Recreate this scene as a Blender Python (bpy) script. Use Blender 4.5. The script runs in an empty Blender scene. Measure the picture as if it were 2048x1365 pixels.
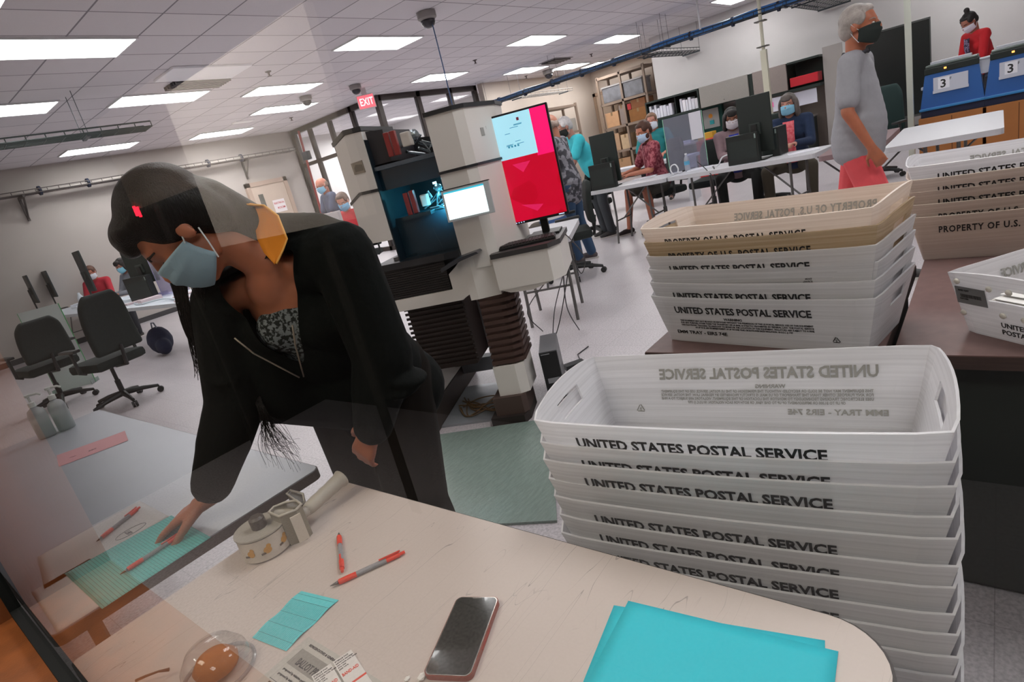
import bpy, bmesh, math, random
from mathutils import Vector, Matrix, Euler, noise
V = Vector
PI = math.pi
C = bpy.context.scene.collection
S = bpy.context.scene
# ---------------------------------------------------------------- camera
FOC = 1167.0
CX, CY = 1024.0, 682.5
def _ray(px, py): return V((px-CX, -(py-CY), -FOC))
_X = _ray(2000, 70).normalized()
_Z = -_ray(1960, 4400); _Z = (_Z - _Z.dot(_X)*_X).normalized()
_Y = _Z.cross(_X)
EYE = V((0, 0, 1.4))
RW = Matrix((_X, _Y, _Z))                      # camera axes -> room axes
def ray(px, py): return RW @ _ray(px, py)
def at(px, py, z):
    r = ray(px, py); return EYE + r*((z-EYE.z)/r.z)
def onx(px, py, x):
    r = ray(px, py); return EYE + r*(x/r.x)
def ony(px, py, y):
    r = ray(px, py); return EYE + r*(y/r.y)
def dep(px, py, d): return EYE + ray(px, py)*(d/FOC)
cam = bpy.data.cameras.new('camera')
cam.sensor_width = 36; cam.lens = 36*FOC/2048; cam.clip_start = 0.01; cam.clip_end = 80
co = bpy.data.objects.new('camera', cam); C.objects.link(co)
co.matrix_world = Matrix.Translation(EYE) @ RW.to_4x4()
S.camera = co
# ---------------------------------------------------------------- world, exposure
w = bpy.data.worlds.new('world'); S.world = w; w.use_nodes = True
w.node_tree.nodes['Background'].inputs[0].default_value = (0.9, 0.93, 1.0, 1)
w.node_tree.nodes['Background'].inputs[1].default_value = 0.15
S.view_settings.view_transform = 'Standard'; S.view_settings.look = 'None'
S.view_settings.gamma = 1.0; S.view_settings.exposure = 0.6
S.view_settings.use_curve_mapping = False
try:
    S.cycles.use_denoising = True; S.cycles.max_bounces = 8; S.cycles.transparent_max_bounces = 32
    S.cycles.sample_clamp_indirect = 6; S.cycles.caustics_reflective = False; S.cycles.caustics_refractive = False
except Exception: pass
CEIL = 3.34
LAMP = 13.0
def area(name, loc, sx, sy, power, col, rot=(0, 0, 0)):
    l = bpy.data.lights.new(name, 'AREA'); l.shape = 'RECTANGLE'; l.size = sx; l.size_y = sy
    l.energy = power; l.color = col
    o = bpy.data.objects.new(name, l); o.location = loc; o.rotation_euler = rot; C.objects.link(o)
    return o
LOBBY = area('lobby_fill', (-0.75, 1.3, 2.6), 0.4, 0.8, 15, (1.0, 0.86, 0.7))  # unseen fill light, added so the wooden jamb reflects in the glass
area('lobby_fill', (-1.0, -1.2, 3.0), 0.6, 1.2, 26, (1.0, 0.97, 0.95))  # unseen fill light, added to brighten the tray fronts through the glass
# ---------------------------------------------------------------- materials
def lin(h):
    h = h.lstrip('#'); r = []
    for i in (0, 2, 4):
        c = int(h[i:i+2], 16)/255
        r.append(c/12.92 if c <= 0.04045 else ((c+0.055)/1.055)**2.4)
    return (*r, 1)
MC = {}
def mat(hexc, rough=0.5, metal=0.0, spec=0.5, var=0.0, vs=8.0, bump=0.0, bs=60.0, emit=0.0, alpha=1.0, trans=0.0,
        stretch=None, second=None, sss=0.0, coat=0.0):
    key = (hexc, rough, metal, spec, var, vs, bump, bs, emit, alpha, trans, stretch, second, sss, coat)
    if key in MC: return MC[key]
    m = bpy.data.materials.new('surface'); m.use_nodes = True; MC[key] = m
    nt = m.node_tree; b = nt.nodes['Principled BSDF']; c = lin(hexc)
    b.inputs['Base Color'].default_value = c; b.inputs['Roughness'].default_value = rough
    b.inputs['Metallic'].default_value = metal; b.inputs['Specular IOR Level'].default_value = spec
    b.inputs['Alpha'].default_value = alpha; b.inputs['Transmission Weight'].default_value = trans
    b.inputs['Coat Weight'].default_value = coat
    if sss: b.inputs['Subsurface Weight'].default_value = sss; b.inputs['Subsurface Scale'].default_value = 0.01
    if emit:
        b.inputs['Emission Color'].default_value = c; b.inputs['Emission Strength'].default_value = emit
    tc = None
    def coord():
        nonlocal tc
        if tc is None:
            t = nt.nodes.new('ShaderNodeTexCoord'); mp = nt.nodes.new('ShaderNodeMapping')
            nt.links.new(t.outputs['Object'], mp.inputs['Vector'])
            if stretch: mp.inputs['Scale'].default_value = stretch
            tc = mp.outputs['Vector']
        return tc
    if var or second:
        n = nt.nodes.new('ShaderNodeTexNoise'); n.inputs['Scale'].default_value = vs; n.inputs['Detail'].default_value = 4
        nt.links.new(coord(), n.inputs['Vector'])
        r = nt.nodes.new('ShaderNodeValToRGB')
        if second:
            r.color_ramp.elements[0].position = 0.5-var; r.color_ramp.elements[1].position = 0.5+var
            r.color_ramp.elements[0].color = c; r.color_ramp.elements[1].color = lin(second)
        else:
            r.color_ramp.elements[0].position = 0.3; r.color_ramp.elements[1].position = 0.7
            r.color_ramp.elements[0].color = tuple(x*(1-var) for x in c[:3])+(1,)
            r.color_ramp.elements[1].color = tuple(min(1, x*(1+var)) for x in c[:3])+(1,)
        nt.links.new(n.outputs['Fac'], r.inputs['Fac']); nt.links.new(r.outputs['Color'], b.inputs['Base Color'])
    if bump:
        n = nt.nodes.new('ShaderNodeTexNoise'); n.inputs['Scale'].default_value = bs; n.inputs['Detail'].default_value = 3
        nt.links.new(coord(), n.inputs['Vector'])
        bp = nt.nodes.new('ShaderNodeBump'); bp.inputs['Strength'].default_value = bump; bp.inputs['Distance'].default_value = 0.01
        nt.links.new(n.outputs['Fac'], bp.inputs['Height']); nt.links.new(bp.outputs['Normal'], b.inputs['Normal'])
    return m
def clear_mat(tint='#ffffff', amount=0.88, rough=0.03, grazing=True, ior=1.5):
    key = ('clear', tint, amount, rough, grazing, ior)
    if key in MC: return MC[key]
    m = bpy.data.materials.new('clear_sheet'); m.use_nodes = True; MC[key] = m
    nt = m.node_tree; nt.nodes.remove(nt.nodes['Principled BSDF']); out = nt.nodes['Material Output']
    t = nt.nodes.new('ShaderNodeBsdfTransparent'); t.inputs[0].default_value = lin(tint)
    g = nt.nodes.new('ShaderNodeBsdfGlossy'); g.inputs['Roughness'].default_value = rough
    f = nt.nodes.new('ShaderNodeFresnel'); ge = nt.nodes.new('ShaderNodeNewGeometry')
    im = nt.nodes.new('ShaderNodeMath'); im.operation = 'MULTIPLY_ADD'; im.inputs[1].default_value = 1/ior-ior; im.inputs[2].default_value = ior
    nt.links.new(ge.outputs['Backfacing'], im.inputs[0]); nt.links.new(im.outputs[0], f.inputs[0])
    mx = nt.nodes.new('ShaderNodeMixShader')
    nt.links.new(t.outputs[0], mx.inputs[1]); nt.links.new(g.outputs[0], mx.inputs[2])
    nt.links.new(f.outputs[0], mx.inputs[0])
    if amount < 1:
        d = nt.nodes.new('ShaderNodeBsdfDiffuse'); d.inputs[0].default_value = lin('#e8e8ee')
        m2 = nt.nodes.new('ShaderNodeMixShader'); m2.inputs[0].default_value = amount
        nt.links.new(d.outputs[0], m2.inputs[1]); nt.links.new(mx.outputs[0], m2.inputs[2])
        nt.links.new(m2.outputs[0], out.inputs[0])
    else: nt.links.new(mx.outputs[0], out.inputs[0])
    return m
# ---------------------------------------------------------------- mesh builder
class G:
    def __init__(s): s.b = bmesh.new()
    def box(s, x0, x1, y0, y1, z0, z1, bev=0, M=None):
        g = bmesh.ops.create_cube(s.b, size=1)['verts']
        for v in g:
            v.co = V(((x0+x1)/2+v.co.x*(x1-x0), (y0+y1)/2+v.co.y*(y1-y0), (z0+z1)/2+v.co.z*(z1-z0)))
        if bev:
            ed = list({e for v in g for e in v.link_edges})
            r = bmesh.ops.bevel(s.b, geom=ed, offset=bev, segments=2, affect='EDGES', profile=0.6)
            g = list({v for f in r['faces'] for v in f.verts} | {v for v in g if v.is_valid})
        if M is not None:
            for v in g: v.co = M @ v.co
        return s
    def prism(s, pts, z0, z1, M=None, bev=0):
        lo = [s.b.verts.new(V((p[0], p[1], z0))) for p in pts]; hi = [s.b.verts.new(V((p[0], p[1], z1))) for p in pts]
        n = len(pts)
        try:
            s.b.faces.new(list(reversed(lo))); s.b.faces.new(hi)
            for i in range(n): s.b.faces.new((lo[i], lo[(i+1) % n], hi[(i+1) % n], hi[i]))
        except ValueError: pass
        if M is not None:
            for v in lo+hi: v.co = M @ v.co
        return s
    def tube(s, pts, r, seg=8, cap=True):
        pts = [V(p) for p in pts]; rs = r if isinstance(r, (list, tuple)) else [r]*len(pts)
        rings = []; up = V((0, 0, 1)); prev = None
        for i, p in enumerate(pts):
            d = (pts[min(i+1, len(pts)-1)]-pts[max(i-1, 0)])
            if d.length < 1e-9: d = V((0, 0, 1))
            d.normalize()
            if prev is None: a = d.cross(up if abs(d.z) < 0.95 else V((1, 0, 0))).normalized()
            else:
                a = prev - d*prev.dot(d)
                a = a.normalized() if a.length > 1e-6 else d.orthogonal().normalized()
            prev = a; c = d.cross(a)
            rings.append([s.b.verts.new(p+(a*math.cos(2*PI*k/seg)+c*math.sin(2*PI*k/seg))*rs[i]) for k in range(seg)])
        for q in range(len(rings)-1):
            for k in range(seg):
                s.b.faces.new((rings[q][k], rings[q][(k+1) % seg], rings[q+1][(k+1) % seg], rings[q+1][k]))
        if cap: s.b.faces.new(list(reversed(rings[0]))); s.b.faces.new(rings[-1])
        return s
    def lathe(s, prof, c=(0, 0, 0), seg=20, M=None, sx=1, sy=1, cap=True):
        c = V(c); rings = []
        for r, z in prof:
            ring = [s.b.verts.new(c+V((sx*max(r, 1e-4)*math.cos(2*PI*k/seg), sy*max(r, 1e-4)*math.sin(2*PI*k/seg), z))) for k in range(seg)]
            rings.append(ring)
        for q in range(len(rings)-1):
            for k in range(seg):
                s.b.faces.new((rings[q][k], rings[q][(k+1) % seg], rings[q+1][(k+1) % seg], rings[q+1][k]))
        if cap: s.b.faces.new(list(reversed(rings[0]))); s.b.faces.new(rings[-1])
        if M is not None:
            for rg in rings:
                for v in rg: v.co = M @ v.co
        return s
    def ell(s, c, r, R=None, sub=2):
        g = bmesh.ops.create_icosphere(s.b, subdivisions=sub, radius=1)['verts']
        r = (r, r, r) if isinstance(r, (int, float)) else r
        for v in g:
            p = V((v.co.x*r[0], v.co.y*r[1], v.co.z*r[2]))
            if R is not None: p = R @ p
            v.co = V(c)+p
        return s
    def cap(s, p0, r0, p1, r1, seg=14):
        p0, p1 = V(p0), V(p1); s.ell(p0, r0); s.ell(p1, r1)
        if (p1-p0).length > 1e-4: s.tube([p0, p1], [r0, r1], seg)
        return s
    def grid(s, fn, nu, nv, closeu=False):
        vs = [[s.b.verts.new(V(fn(u/(nu if closeu else nu-1), v/(nv-1)))) for u in range(nu)] for v in range(nv)]
        for j in range(nv-1):
            for i in range(nu if closeu else nu-1):
                s.b.faces.new((vs[j][i], vs[j][(i+1) % nu], vs[j+1][(i+1) % nu], vs[j+1][i]))
        return s
    def mesh(s):
        bmesh.ops.recalc_face_normals(s.b, faces=s.b.faces[:]); me = bpy.data.meshes.new('m'); s.b.to_mesh(me); s.b.free(); return me
INV = {}
def put(name, me, m, parent=None, world=True, smooth=False, label=None):
    o = bpy.data.objects.new(name, me); me.name = name
    if m is not None and not me.materials: me.materials.append(m)
    C.objects.link(o)
    if parent is not None:
        o.parent = parent
        if world and parent.name in INV: me.transform(INV[parent.name])
        if parent.name in INV: INV[o.name] = INV[parent.name]
    if smooth:
        for p in me.polygons: p.use_smooth = True
        if smooth == 'auto':
            try: me.set_sharp_from_angle(angle=0.7)
            except Exception: pass
    if label: o['label'] = label
    return o
def part(name, g, m, parent, world=True, smooth=False, label=None): return put(name, g.mesh(), m, parent, world, smooth, label)
def thing(name, label, cat, loc=(0, 0, 0), rotz=0.0, group=None):
    o = bpy.data.objects.new(name, None); C.objects.link(o); o.empty_display_size = 0.1
    o.location = loc; o.rotation_euler = (0, 0, rotz); o['label'] = label; o['category'] = cat
    if group: o['group'] = group
    INV[o.name] = (Matrix.Translation(V(loc)) @ Matrix.Rotation(rotz, 4, 'Z')).inverted()
    return o
def tag(o, label, cat, group=None):
    o['label'] = label; o['category'] = cat
    if group: o['group'] = group
    return o
def recentre(o):
    me = o.data; xs = [v.co for v in me.vertices]
    c = V(((min(v.x for v in xs)+max(v.x for v in xs))/2, (min(v.y for v in xs)+max(v.y for v in xs))/2, min(v.z for v in xs)))
    me.transform(Matrix.Translation(-c)); o.location = c
    return o
def solo(name, g, m, label, cat, group=None, smooth=False): return tag(recentre(put(name, g.mesh(), m, smooth=smooth)), label, cat, group)
def struct(name, g, m, smooth=False):
    o = put(name, g.mesh(), m, smooth=smooth); o['kind'] = 'structure'; return o
def dup(root, loc, rotz, label=None, group=None, cat=None):
    def cp(o, par):
        c = o.copy(); C.objects.link(c); c.parent = par
        for ch in o.children: cp(ch, c)
        return c
    r = cp(root, None); r.location = loc; r.rotation_euler = (0, 0, rotz)
    if label: r['label'] = label
    if group: r['group'] = group
    return r
def evaled(o, name):
    bpy.context.view_layer.update(); dg = bpy.context.evaluated_depsgraph_get()
    me = bpy.data.meshes.new_from_object(o.evaluated_get(dg)); me.name = name
    return me
def remesh(g, vox, sm=4, fac=0.5):
    me = g.mesh(); o = bpy.data.objects.new('tmp', me); C.objects.link(o)
    r = o.modifiers.new('r', 'REMESH'); r.mode = 'VOXEL'; r.voxel_size = vox; r.use_smooth_shade = True
    if sm: k = o.modifiers.new('s', 'SMOOTH'); k.factor = fac; k.iterations = sm
    res = evaled(o, 'm'); bpy.data.objects.remove(o); bpy.data.meshes.remove(me)
    return res
def text_mesh(txt, size, M, bold=0.0, ext=0.0003, align='LEFT', width=None, mirror=False, space=1.0, shear=0.0):
    c = bpy.data.curves.new('t', 'FONT'); c.body = txt; c.size = size; c.offset = bold*size; c.extrude = ext
    c.align_x = align; c.space_character = space; c.shear = shear; c.resolution_u = 2
    o = bpy.data.objects.new('t', c); C.objects.link(o); me = evaled(o, 'text'); bpy.data.objects.remove(o)
    if width and len(me.vertices):
        x0 = min(v.co.x for v in me.vertices); x1 = max(v.co.x for v in me.vertices); me.transform(Matrix.Diagonal((width/(x1-x0), 1, 1, 1)))
    me.transform(M); me.materials.clear()
    return me
def join(meshes):
    b = bmesh.new()
    for m in meshes: b.from_mesh(m)
    me = bpy.data.meshes.new('j'); b.to_mesh(me); b.free(); return me
def basis(o, x, y, z): return Matrix.Translation(V(o)) @ Matrix((V(x), V(y), V(z))).transposed().to_4x4()
random.seed(7)
def R_(a, b): return random.uniform(a, b)
# ================================================================ THE ROOM
white_wall = mat('#cfcbca', 0.75, var=0.03, vs=2, bump=0.15, bs=120)
cream_wall = mat('#cfc2b6', 0.75, var=0.03, vs=2, bump=0.15, bs=120)
def floor_mat():
    m = bpy.data.materials.new('vinyl_tile_floor'); m.use_nodes = True; nt = m.node_tree; b = nt.nodes['Principled BSDF']
    t = nt.nodes.new('ShaderNodeTexCoord')
    n = nt.nodes.new('ShaderNodeTexNoise'); n.inputs['Scale'].default_value = 90; n.inputs['Detail'].default_value = 5
    n2 = nt.nodes.new('ShaderNodeTexNoise'); n2.inputs['Scale'].default_value = 1.3
    r = nt.nodes.new('ShaderNodeValToRGB'); r.color_ramp.elements[0].position = 0.32; r.color_ramp.elements[1].position = 0.62
    r.color_ramp.elements[0].color = lin('#a6a0a3'); r.color_ramp.elements[1].color = lin('#c6c0c3')
    br = nt.nodes.new('ShaderNodeTexBrick'); br.inputs['Color1'].default_value = (1, 1, 1, 1); br.inputs['Color2'].default_value = (0.95, 0.95, 0.95, 1)
    br.inputs['Mortar'].default_value = (0.72, 0.71, 0.7, 1); br.inputs['Scale'].default_value = 1; br.offset = 0
    br.inputs['Brick Width'].default_value = 0.305; br.inputs['Row Height'].default_value = 0.305; br.inputs['Mortar Size'].default_value = 0.0015
    mx = nt.nodes.new('ShaderNodeMixRGB'); mx.blend_type = 'MULTIPLY'; mx.inputs[0].default_value = 1
    for q in (n, n2, br): nt.links.new(t.outputs['Object'], q.inputs['Vector'])
    nt.links.new(n.outputs['Fac'], r.inputs['Fac']); nt.links.new(r.outputs['Color'], mx.inputs[1]); nt.links.new(br.outputs['Color'], mx.inputs[2])
    nt.links.new(mx.outputs[0], b.inputs['Base Color'])
    mr = nt.nodes.new('ShaderNodeMapRange'); mr.inputs[3].default_value = 0.27; mr.inputs[4].default_value = 0.42
    nt.links.new(n2.outputs['Fac'], mr.inputs[0]); nt.links.new(mr.outputs[0], b.inputs['Roughness'])
    return m
def ceil_mat():
    m = bpy.data.materials.new('ceiling_tiles'); m.use_nodes = True; nt = m.node_tree; b = nt.nodes['Principled BSDF']
    b.inputs['Roughness'].default_value = 0.9; b.inputs['Specular IOR Level'].default_value = 0.1
    t = nt.nodes.new('ShaderNodeTexCoord'); mp = nt.nodes.new('ShaderNodeMapping'); mp.inputs['Location'].default_value = (-2.97, -6.40, 0)
    br = nt.nodes.new('ShaderNodeTexBrick'); br.offset = 0; br.inputs['Scale'].default_value = 1
    br.inputs['Brick Width'].default_value = 0.612; br.inputs['Row Height'].default_value = 0.612; br.inputs['Mortar Size'].default_value = 0.009
    br.inputs['Mortar Smooth'].default_value = 0.2
    br.inputs['Color1'].default_value = lin('#dedade'); br.inputs['Color2'].default_value = lin('#d6d2d7'); br.inputs['Mortar'].default_value = lin('#8f8b91')
    nt.links.new(t.outputs['Object'], mp.inputs['Vector']); nt.links.new(mp.outputs[0], br.inputs['Vector'])
    n = nt.nodes.new('ShaderNodeTexNoise'); n.inputs['Scale'].default_value = 110; n.inputs['Detail'].default_value = 3
    bp = nt.nodes.new('ShaderNodeBump'); bp.inputs['Strength'].default_value = 0.35; bp.inputs['Distance'].default_value = 0.01
    nt.links.new(t.outputs['Object'], n.inputs['Vector']); nt.links.new(n.outputs['Fac'], bp.inputs['Height'])
    nt.links.new(bp.outputs['Normal'], b.inputs['Normal']); nt.links.new(br.outputs['Color'], b.inputs['Base Color'])
    return m
Y0 = -4.0
struct('floor', G().box(-2.2, 18.4, Y0, 15.5, -0.1, 0), floor_mat())
struct('ceiling', G().box(-2.2, 18.4, Y0, 15.5, CEIL, CEIL+0.1), ceil_mat())
struct('wall_left', G().box(0.0, 9.15, 13.8, 13.95, 0, CEIL), mat('#b3aca7', 0.75, var=0.03, vs=2, bump=0.15, bs=120))  # darker copy of the wall paint, dimmer left side put into the colour
struct('wall_back', G().box(12.5, 18.15, 10.1, 10.25, 0, CEIL), cream_wall)
struct('wall_right', G().box(15.0, 15.15, Y0, 6.65, 0, CEIL).box(15.15, 18.15, 6.5, 6.65, 0, CEIL), white_wall)
struct('wall_alcove', G().box(18.0, 18.15, 6.65, 10.1, 0, CEIL), cream_wall)
struct('wall_near', G().box(-2.1, 15.0, Y0-0.1, Y0, 0, CEIL), white_wall)
# glazed office: mullions, transoms
brz = mat('#3a3230', 0.45, 0.3)
g = G()
XG, YG = 9.2, 10.35
for y in (13.75, 13.05, 12.2, 11.3, 10.38): g.box(XG-0.05, XG+0.05, y-0.045, y+0.045, 0, CEIL)
g.box(XG-0.05, XG+0.05, YG, 13.8, CEIL-0.12, CEIL); g.box(XG-0.05, XG+0.05, YG, 13.8, 2.42, 2.5); g.box(XG-0.05, XG+0.05, YG, 13.8, 0, 0.1)
for x in (9.2, 10.4, 11.5, 12.45): g.box(x-0.06, x+0.06, YG-0.05, YG+0.05, 0, CEIL)
g.box(9.2, 12.5, YG-0.05, YG+0.05, CEIL-0.12, CEIL); g.box(9.2, 12.5, YG-0.05, YG+0.05, 0, 0.1)
struct('trim_1', g, brz)
g = G(); g.grid(lambda u, v: (XG, YG+(13.8-YG)*u, 0.1+(CEIL-0.22)*v), 2, 2); g.grid(lambda u, v: (9.2+3.3*u, YG, 0.1+(CEIL-0.22)*v), 2, 2)
struct('window_1', g, clear_mat('#f4f6f8', 0.93))
struct('wall_office', G().box(9.2, 14.0, 15.3, 15.4, 0, CEIL).box(14.0, 14.1, 10.25, 15.4, 0, CEIL).box(9.1, 9.2, 13.8, 15.4, 0, CEIL), white_wall)
# baseboard along walls
struct('baseboard_left', G().box(0.2, 9.1, 13.78, 13.8, 0, 0.1), mat('#3b3a3c', 0.5))
struct('baseboard_right', G().box(14.98, 15.0, Y0, 6.65, 0, 0.1), mat('#3b3a3c', 0.5))
# door in the left wall with narrow pane and notice
d = struct('door_1', G().box(7.55, 8.45, 13.72, 13.8, 0, 2.2, 0.004), mat('#c9b7a8', 0.5, var=0.05, vs=3))
put('door_frame', G().box(7.45, 7.55, 13.7, 13.81, 0, 2.3).box(8.45, 8.55, 13.7, 13.81, 0, 2.3).box(7.45, 8.55, 13.7, 13.81, 2.2, 2.3).mesh(), mat('#b59f90', 0.5), d)
put('door_pane', G().box(7.68, 7.8, 13.71, 13.725, 1.2, 2.0).mesh(), mat('#5a5c58', 0.2), d)
put('door_handle', G().tube([(8.38, 13.66, 1.0), (8.28, 13.66, 1.0)], 0.012).tube([(8.38, 13.72, 1.0), (8.38, 13.66, 1.0)], 0.012).mesh(), mat('#8a8784', 0.3, 1), d)
M = basis((8.28, 13.705, 1.58), (-1, 0, 0), (0, 0, 1), (0, -1, 0))
# the sign faces the room (-Y): text runs towards +X as seen from inside
M = basis((8.0, 13.70, 1.66), (1, 0, 0), (0, 0, 1), (0, -1, 0))
t = thing('notice_sign', 'white paper notice with red lettering taped on the cream door', 'sign', (8.12, 13.7, 1.5))
part('paper', G().box(7.98, 8.3, 13.712, 13.718, 1.5, 1.8), mat('#efe8ea', 0.6), t)
put('lettering', join([text_mesh('ELECTRICAL', 0.06, basis((8.0, 13.709, 1.7), (1, 0, 0), (0, 0, 1), (0, -1, 0)), 0.02, width=0.28), text_mesh('ROOM', 0.07, basis((8.06, 13.709, 1.58), (1, 0, 0), (0, 0, 1), (0, -1, 0)), 0.02)]), mat('#c8404a', 0.6), t)
# door at the end of the back wall
d = struct('door_2', G().box(17.93, 18.0, 9.25, 10.0, 0, 2.6), mat('#c4b09c', 0.5))
put('door_frame', G().box(17.9, 18.0, 9.15, 9.25, 0, 2.7).box(17.9, 18.0, 10.0, 10.09, 0, 2.7).box(17.9, 18.0, 9.15, 10.09, 2.6, 2.7).mesh(), mat('#a38a76', 0.5), d)
# ---- window between lobby and room: glass pane, gasket, wooden frame (camera side)
XW = 0.045; YJ = 1.62
wood = mat('#7a4520', 0.45, var=0.22, vs=3.0, stretch=(6, 6, 0.6), bump=0.08, bs=40)
struct('wall_front', G().box(-0.13, XW-0.004, YJ+0.16, 13.8, 0, CEIL).box(-0.13, XW-0.004, Y0, YJ+0.16, 2.5, CEIL).box(-0.13, XW-0.004, Y0, YJ+0.16, 0, 0.6), cream_wall)
j = struct('trim_2', G().box(-0.135, XW-0.002, YJ, YJ+0.16, 0.6, 2.5).box(-0.135, XW-0.002, Y0, YJ, 0.60, 0.735), wood)
struct('trim_3', G().box(XW-0.014, XW+0.006, YJ-0.022, YJ, 0.735, 2.5).box(XW-0.014, XW+0.006, Y0, YJ, 0.735, 0.757), mat('#070a09', 0.8, spec=0.2))
struct('window_2', G().grid(lambda u, v: (XW, Y0+(YJ-Y0)*u, 0.735+1.765*v), 2, 2), clear_mat('#f3f6f4', 1.0, 0.0, ior=1.45))
# lobby behind the photographer (seen only as faint reflections)
struct('wall_lobby', G().box(-2.2, -2.1, Y0, 6, 0, CEIL).box(-2.1, -0.3, 4.0, 4.1, 0, CEIL), mat('#2c211b', 0.7, var=0.1, vs=2))
t = thing('lobby_board', 'grey white board on the lobby side, seen only as a reflection across the jacket', 'board', (-1.2, 2.2, 1.33))
part('panel', G().box(-1.24, -1.2, 1.66, 2.78, 1.33, 2.0), mat('#e6ddd2', 0.6), t)
part('backing', G().box(-1.25, -1.24, 2.78, 3.7, 1.62, 2.1), mat('#8c7b6c', 0.6), t)
for yy in (2.0, 3.4): part('support_post', G().box(-1.26, -1.25, yy, yy+0.06, 0, 2.0), mat('#3a332e', 0.6), t)
part('red_lamp', G().box(-1.24, -1.23, 3.62, 3.635, 1.575, 1.63).box(-1.24, -1.23, 3.66, 3.675, 1.585, 1.64), mat('#ff1a30', 0.4, emit=12), t)
# ---- ceiling lights
def light_unit():
    t = thing('ceiling_light', 'x', 'ceiling light', (0, 0, CEIL), 0, 'recessed fluorescent ceiling lights')
    part('frame', G().box(-0.61, 0.61, -0.305, -0.285, -0.02, 0).box(-0.61, 0.61, 0.285, 0.305, -0.02, 0).box(-0.61, -0.59, -0.285, 0.285, -0.02, 0).box(0.59, 0.61, -0.285, 0.285, -0.02, 0), mat('#dddddf', 0.5), t, world=False)
    m = bpy.data.materials.new('lamp_diffuser'); m.use_nodes = True; b = m.node_tree.nodes['Principled BSDF']
    b.inputs['Base Color'].default_value = (0.8, 0.8, 0.8, 1); b.inputs['Emission Color'].default_value = (1, 0.97, 0.98, 1); b.inputs['Emission Strength'].default_value = LAMP
    part('diffuser', G().box(-0.59, 0.59, -0.285, 0.285, -0.012, -0.004), m, t, world=False)
    return t
LU = light_unit()
LL = [(2.36, 6.73, 'large ceiling light panel cut off by the left edge, highest of the left side'),
 (2.26, 9.08, 'ceiling light panel at the left edge below the biggest left panel'),
 (4.17, 9.08, 'long ceiling light panel just below the white supply vent'),
 (6.15, 9.08, 'ceiling light panel nearest the dome camera left of the exit sign, upper of the two'),
 (7.16, 10.72, 'ceiling light panel directly under the left dome camera'),
 (6.83, 12.75, 'ceiling light panel close to the far left wall, left of the dark window wall'),
 (4.46, 12.75, 'ceiling light panel just beneath the dark hanging tray on the left'),
 (6.28, 6.7, 'bright ceiling light panel left of the dome camera with the hanging cord'),
 (9.9, 9.04, 'ceiling light panel crossed by the thin blue hanging cord'),
 (10.15, 6.66, 'ceiling light panel right of the hanging cord, level with the bright centre panel'),
 (13.3, 6.62, 'ceiling light panel above the blue cable tray, furthest right of its row'),
 (12.98, 9.0, 'far ceiling light panel left of the small vent and camera'),
 (14.95, 8.95, 'far ceiling light panel right of the small dome camera'),
 (16.6, 8.95, 'small far ceiling light panel partly hidden by the blue cable tray'),
 (13.6, 4.1, 'ceiling light panel cut by the top edge near the blue tray')]
for i, (x, y, l) in enumerate(LL):
    o = LU if i == 0 else dup(LU, (0, 0, 0), 0)
    o.location = (x, y, CEIL); o['label'] = l
for x, y in ((5.9, 3.4), (9.8, 3.4), (9.8, 0.4), (13.6, 0.4), (3.2, -1.6), (6.2, 0.2), (2.4, 3.4), (2.2, 0.4)):  # extra unseen panels, added to light the room and foreground
    dup(LU, (x, y, CEIL), 0, 'unseen ceiling light panel added for extra light over the right half of the room')
area('office_fill', (11.3, 12.8, 3.2), 2.5, 2.5, 110, (1, 0.97, 0.98))  # unseen fill, added to light the room behind the glazing
area('office_rear_fill', (11.8, 14.2, 3.2), 1.0, 1.0, 40, (1, 0.97, 0.98))  # second unseen fill, added deeper in the glazed room
area('board_fill', (-0.62, 2.35, 2.2), 0.3, 0.8, 15, (1.0, 0.95, 0.9), (0, 0.75, 0))  # unseen fill, added so the lobby board shows in the glass
# ---- vents
t = thing('ceiling_vent', 'white square ceiling vent with dark louvres beside a long light panel', 'vent', (4.3, 7.9, CEIL))
part('plate', G().box(3.72, 4.75, 7.5, 8.1, CEIL-0.03, CEIL, 0.01), mat('#f2f2f6', 0.5), t)
g = G()
for k in range(6): g.box(4.0, 4.75, 8.12+k*0.07, 8.15+k*0.07, CEIL-0.05, CEIL-0.005)
part('louvre', g, mat('#4a474c', 0.5), t)
t = thing('ceiling_vent', 'dark slatted ceiling vent far back beside a small dome camera', 'vent', (13.2, 8.26, CEIL))
g = G(); g.box(12.8, 13.6, 8.0, 8.5, CEIL-0.01, CEIL)
part('plate', g, mat('#8b8789', 0.5), t)
g = G()
for k in range(5): g.box(12.85, 13.55, 8.05+k*0.09, 8.09+k*0.09, CEIL-0.04, CEIL-0.01)
part('louvre', g, mat('#55504e', 0.5), t)
solo('air_diffuser', G().box(6.55, 6.95, 11.55, 11.75, CEIL-0.02, CEIL, 0.004), mat('#f4f4f4', 0.5), 'small white slot diffuser in the ceiling above a left light panel', 'vent')
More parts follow.
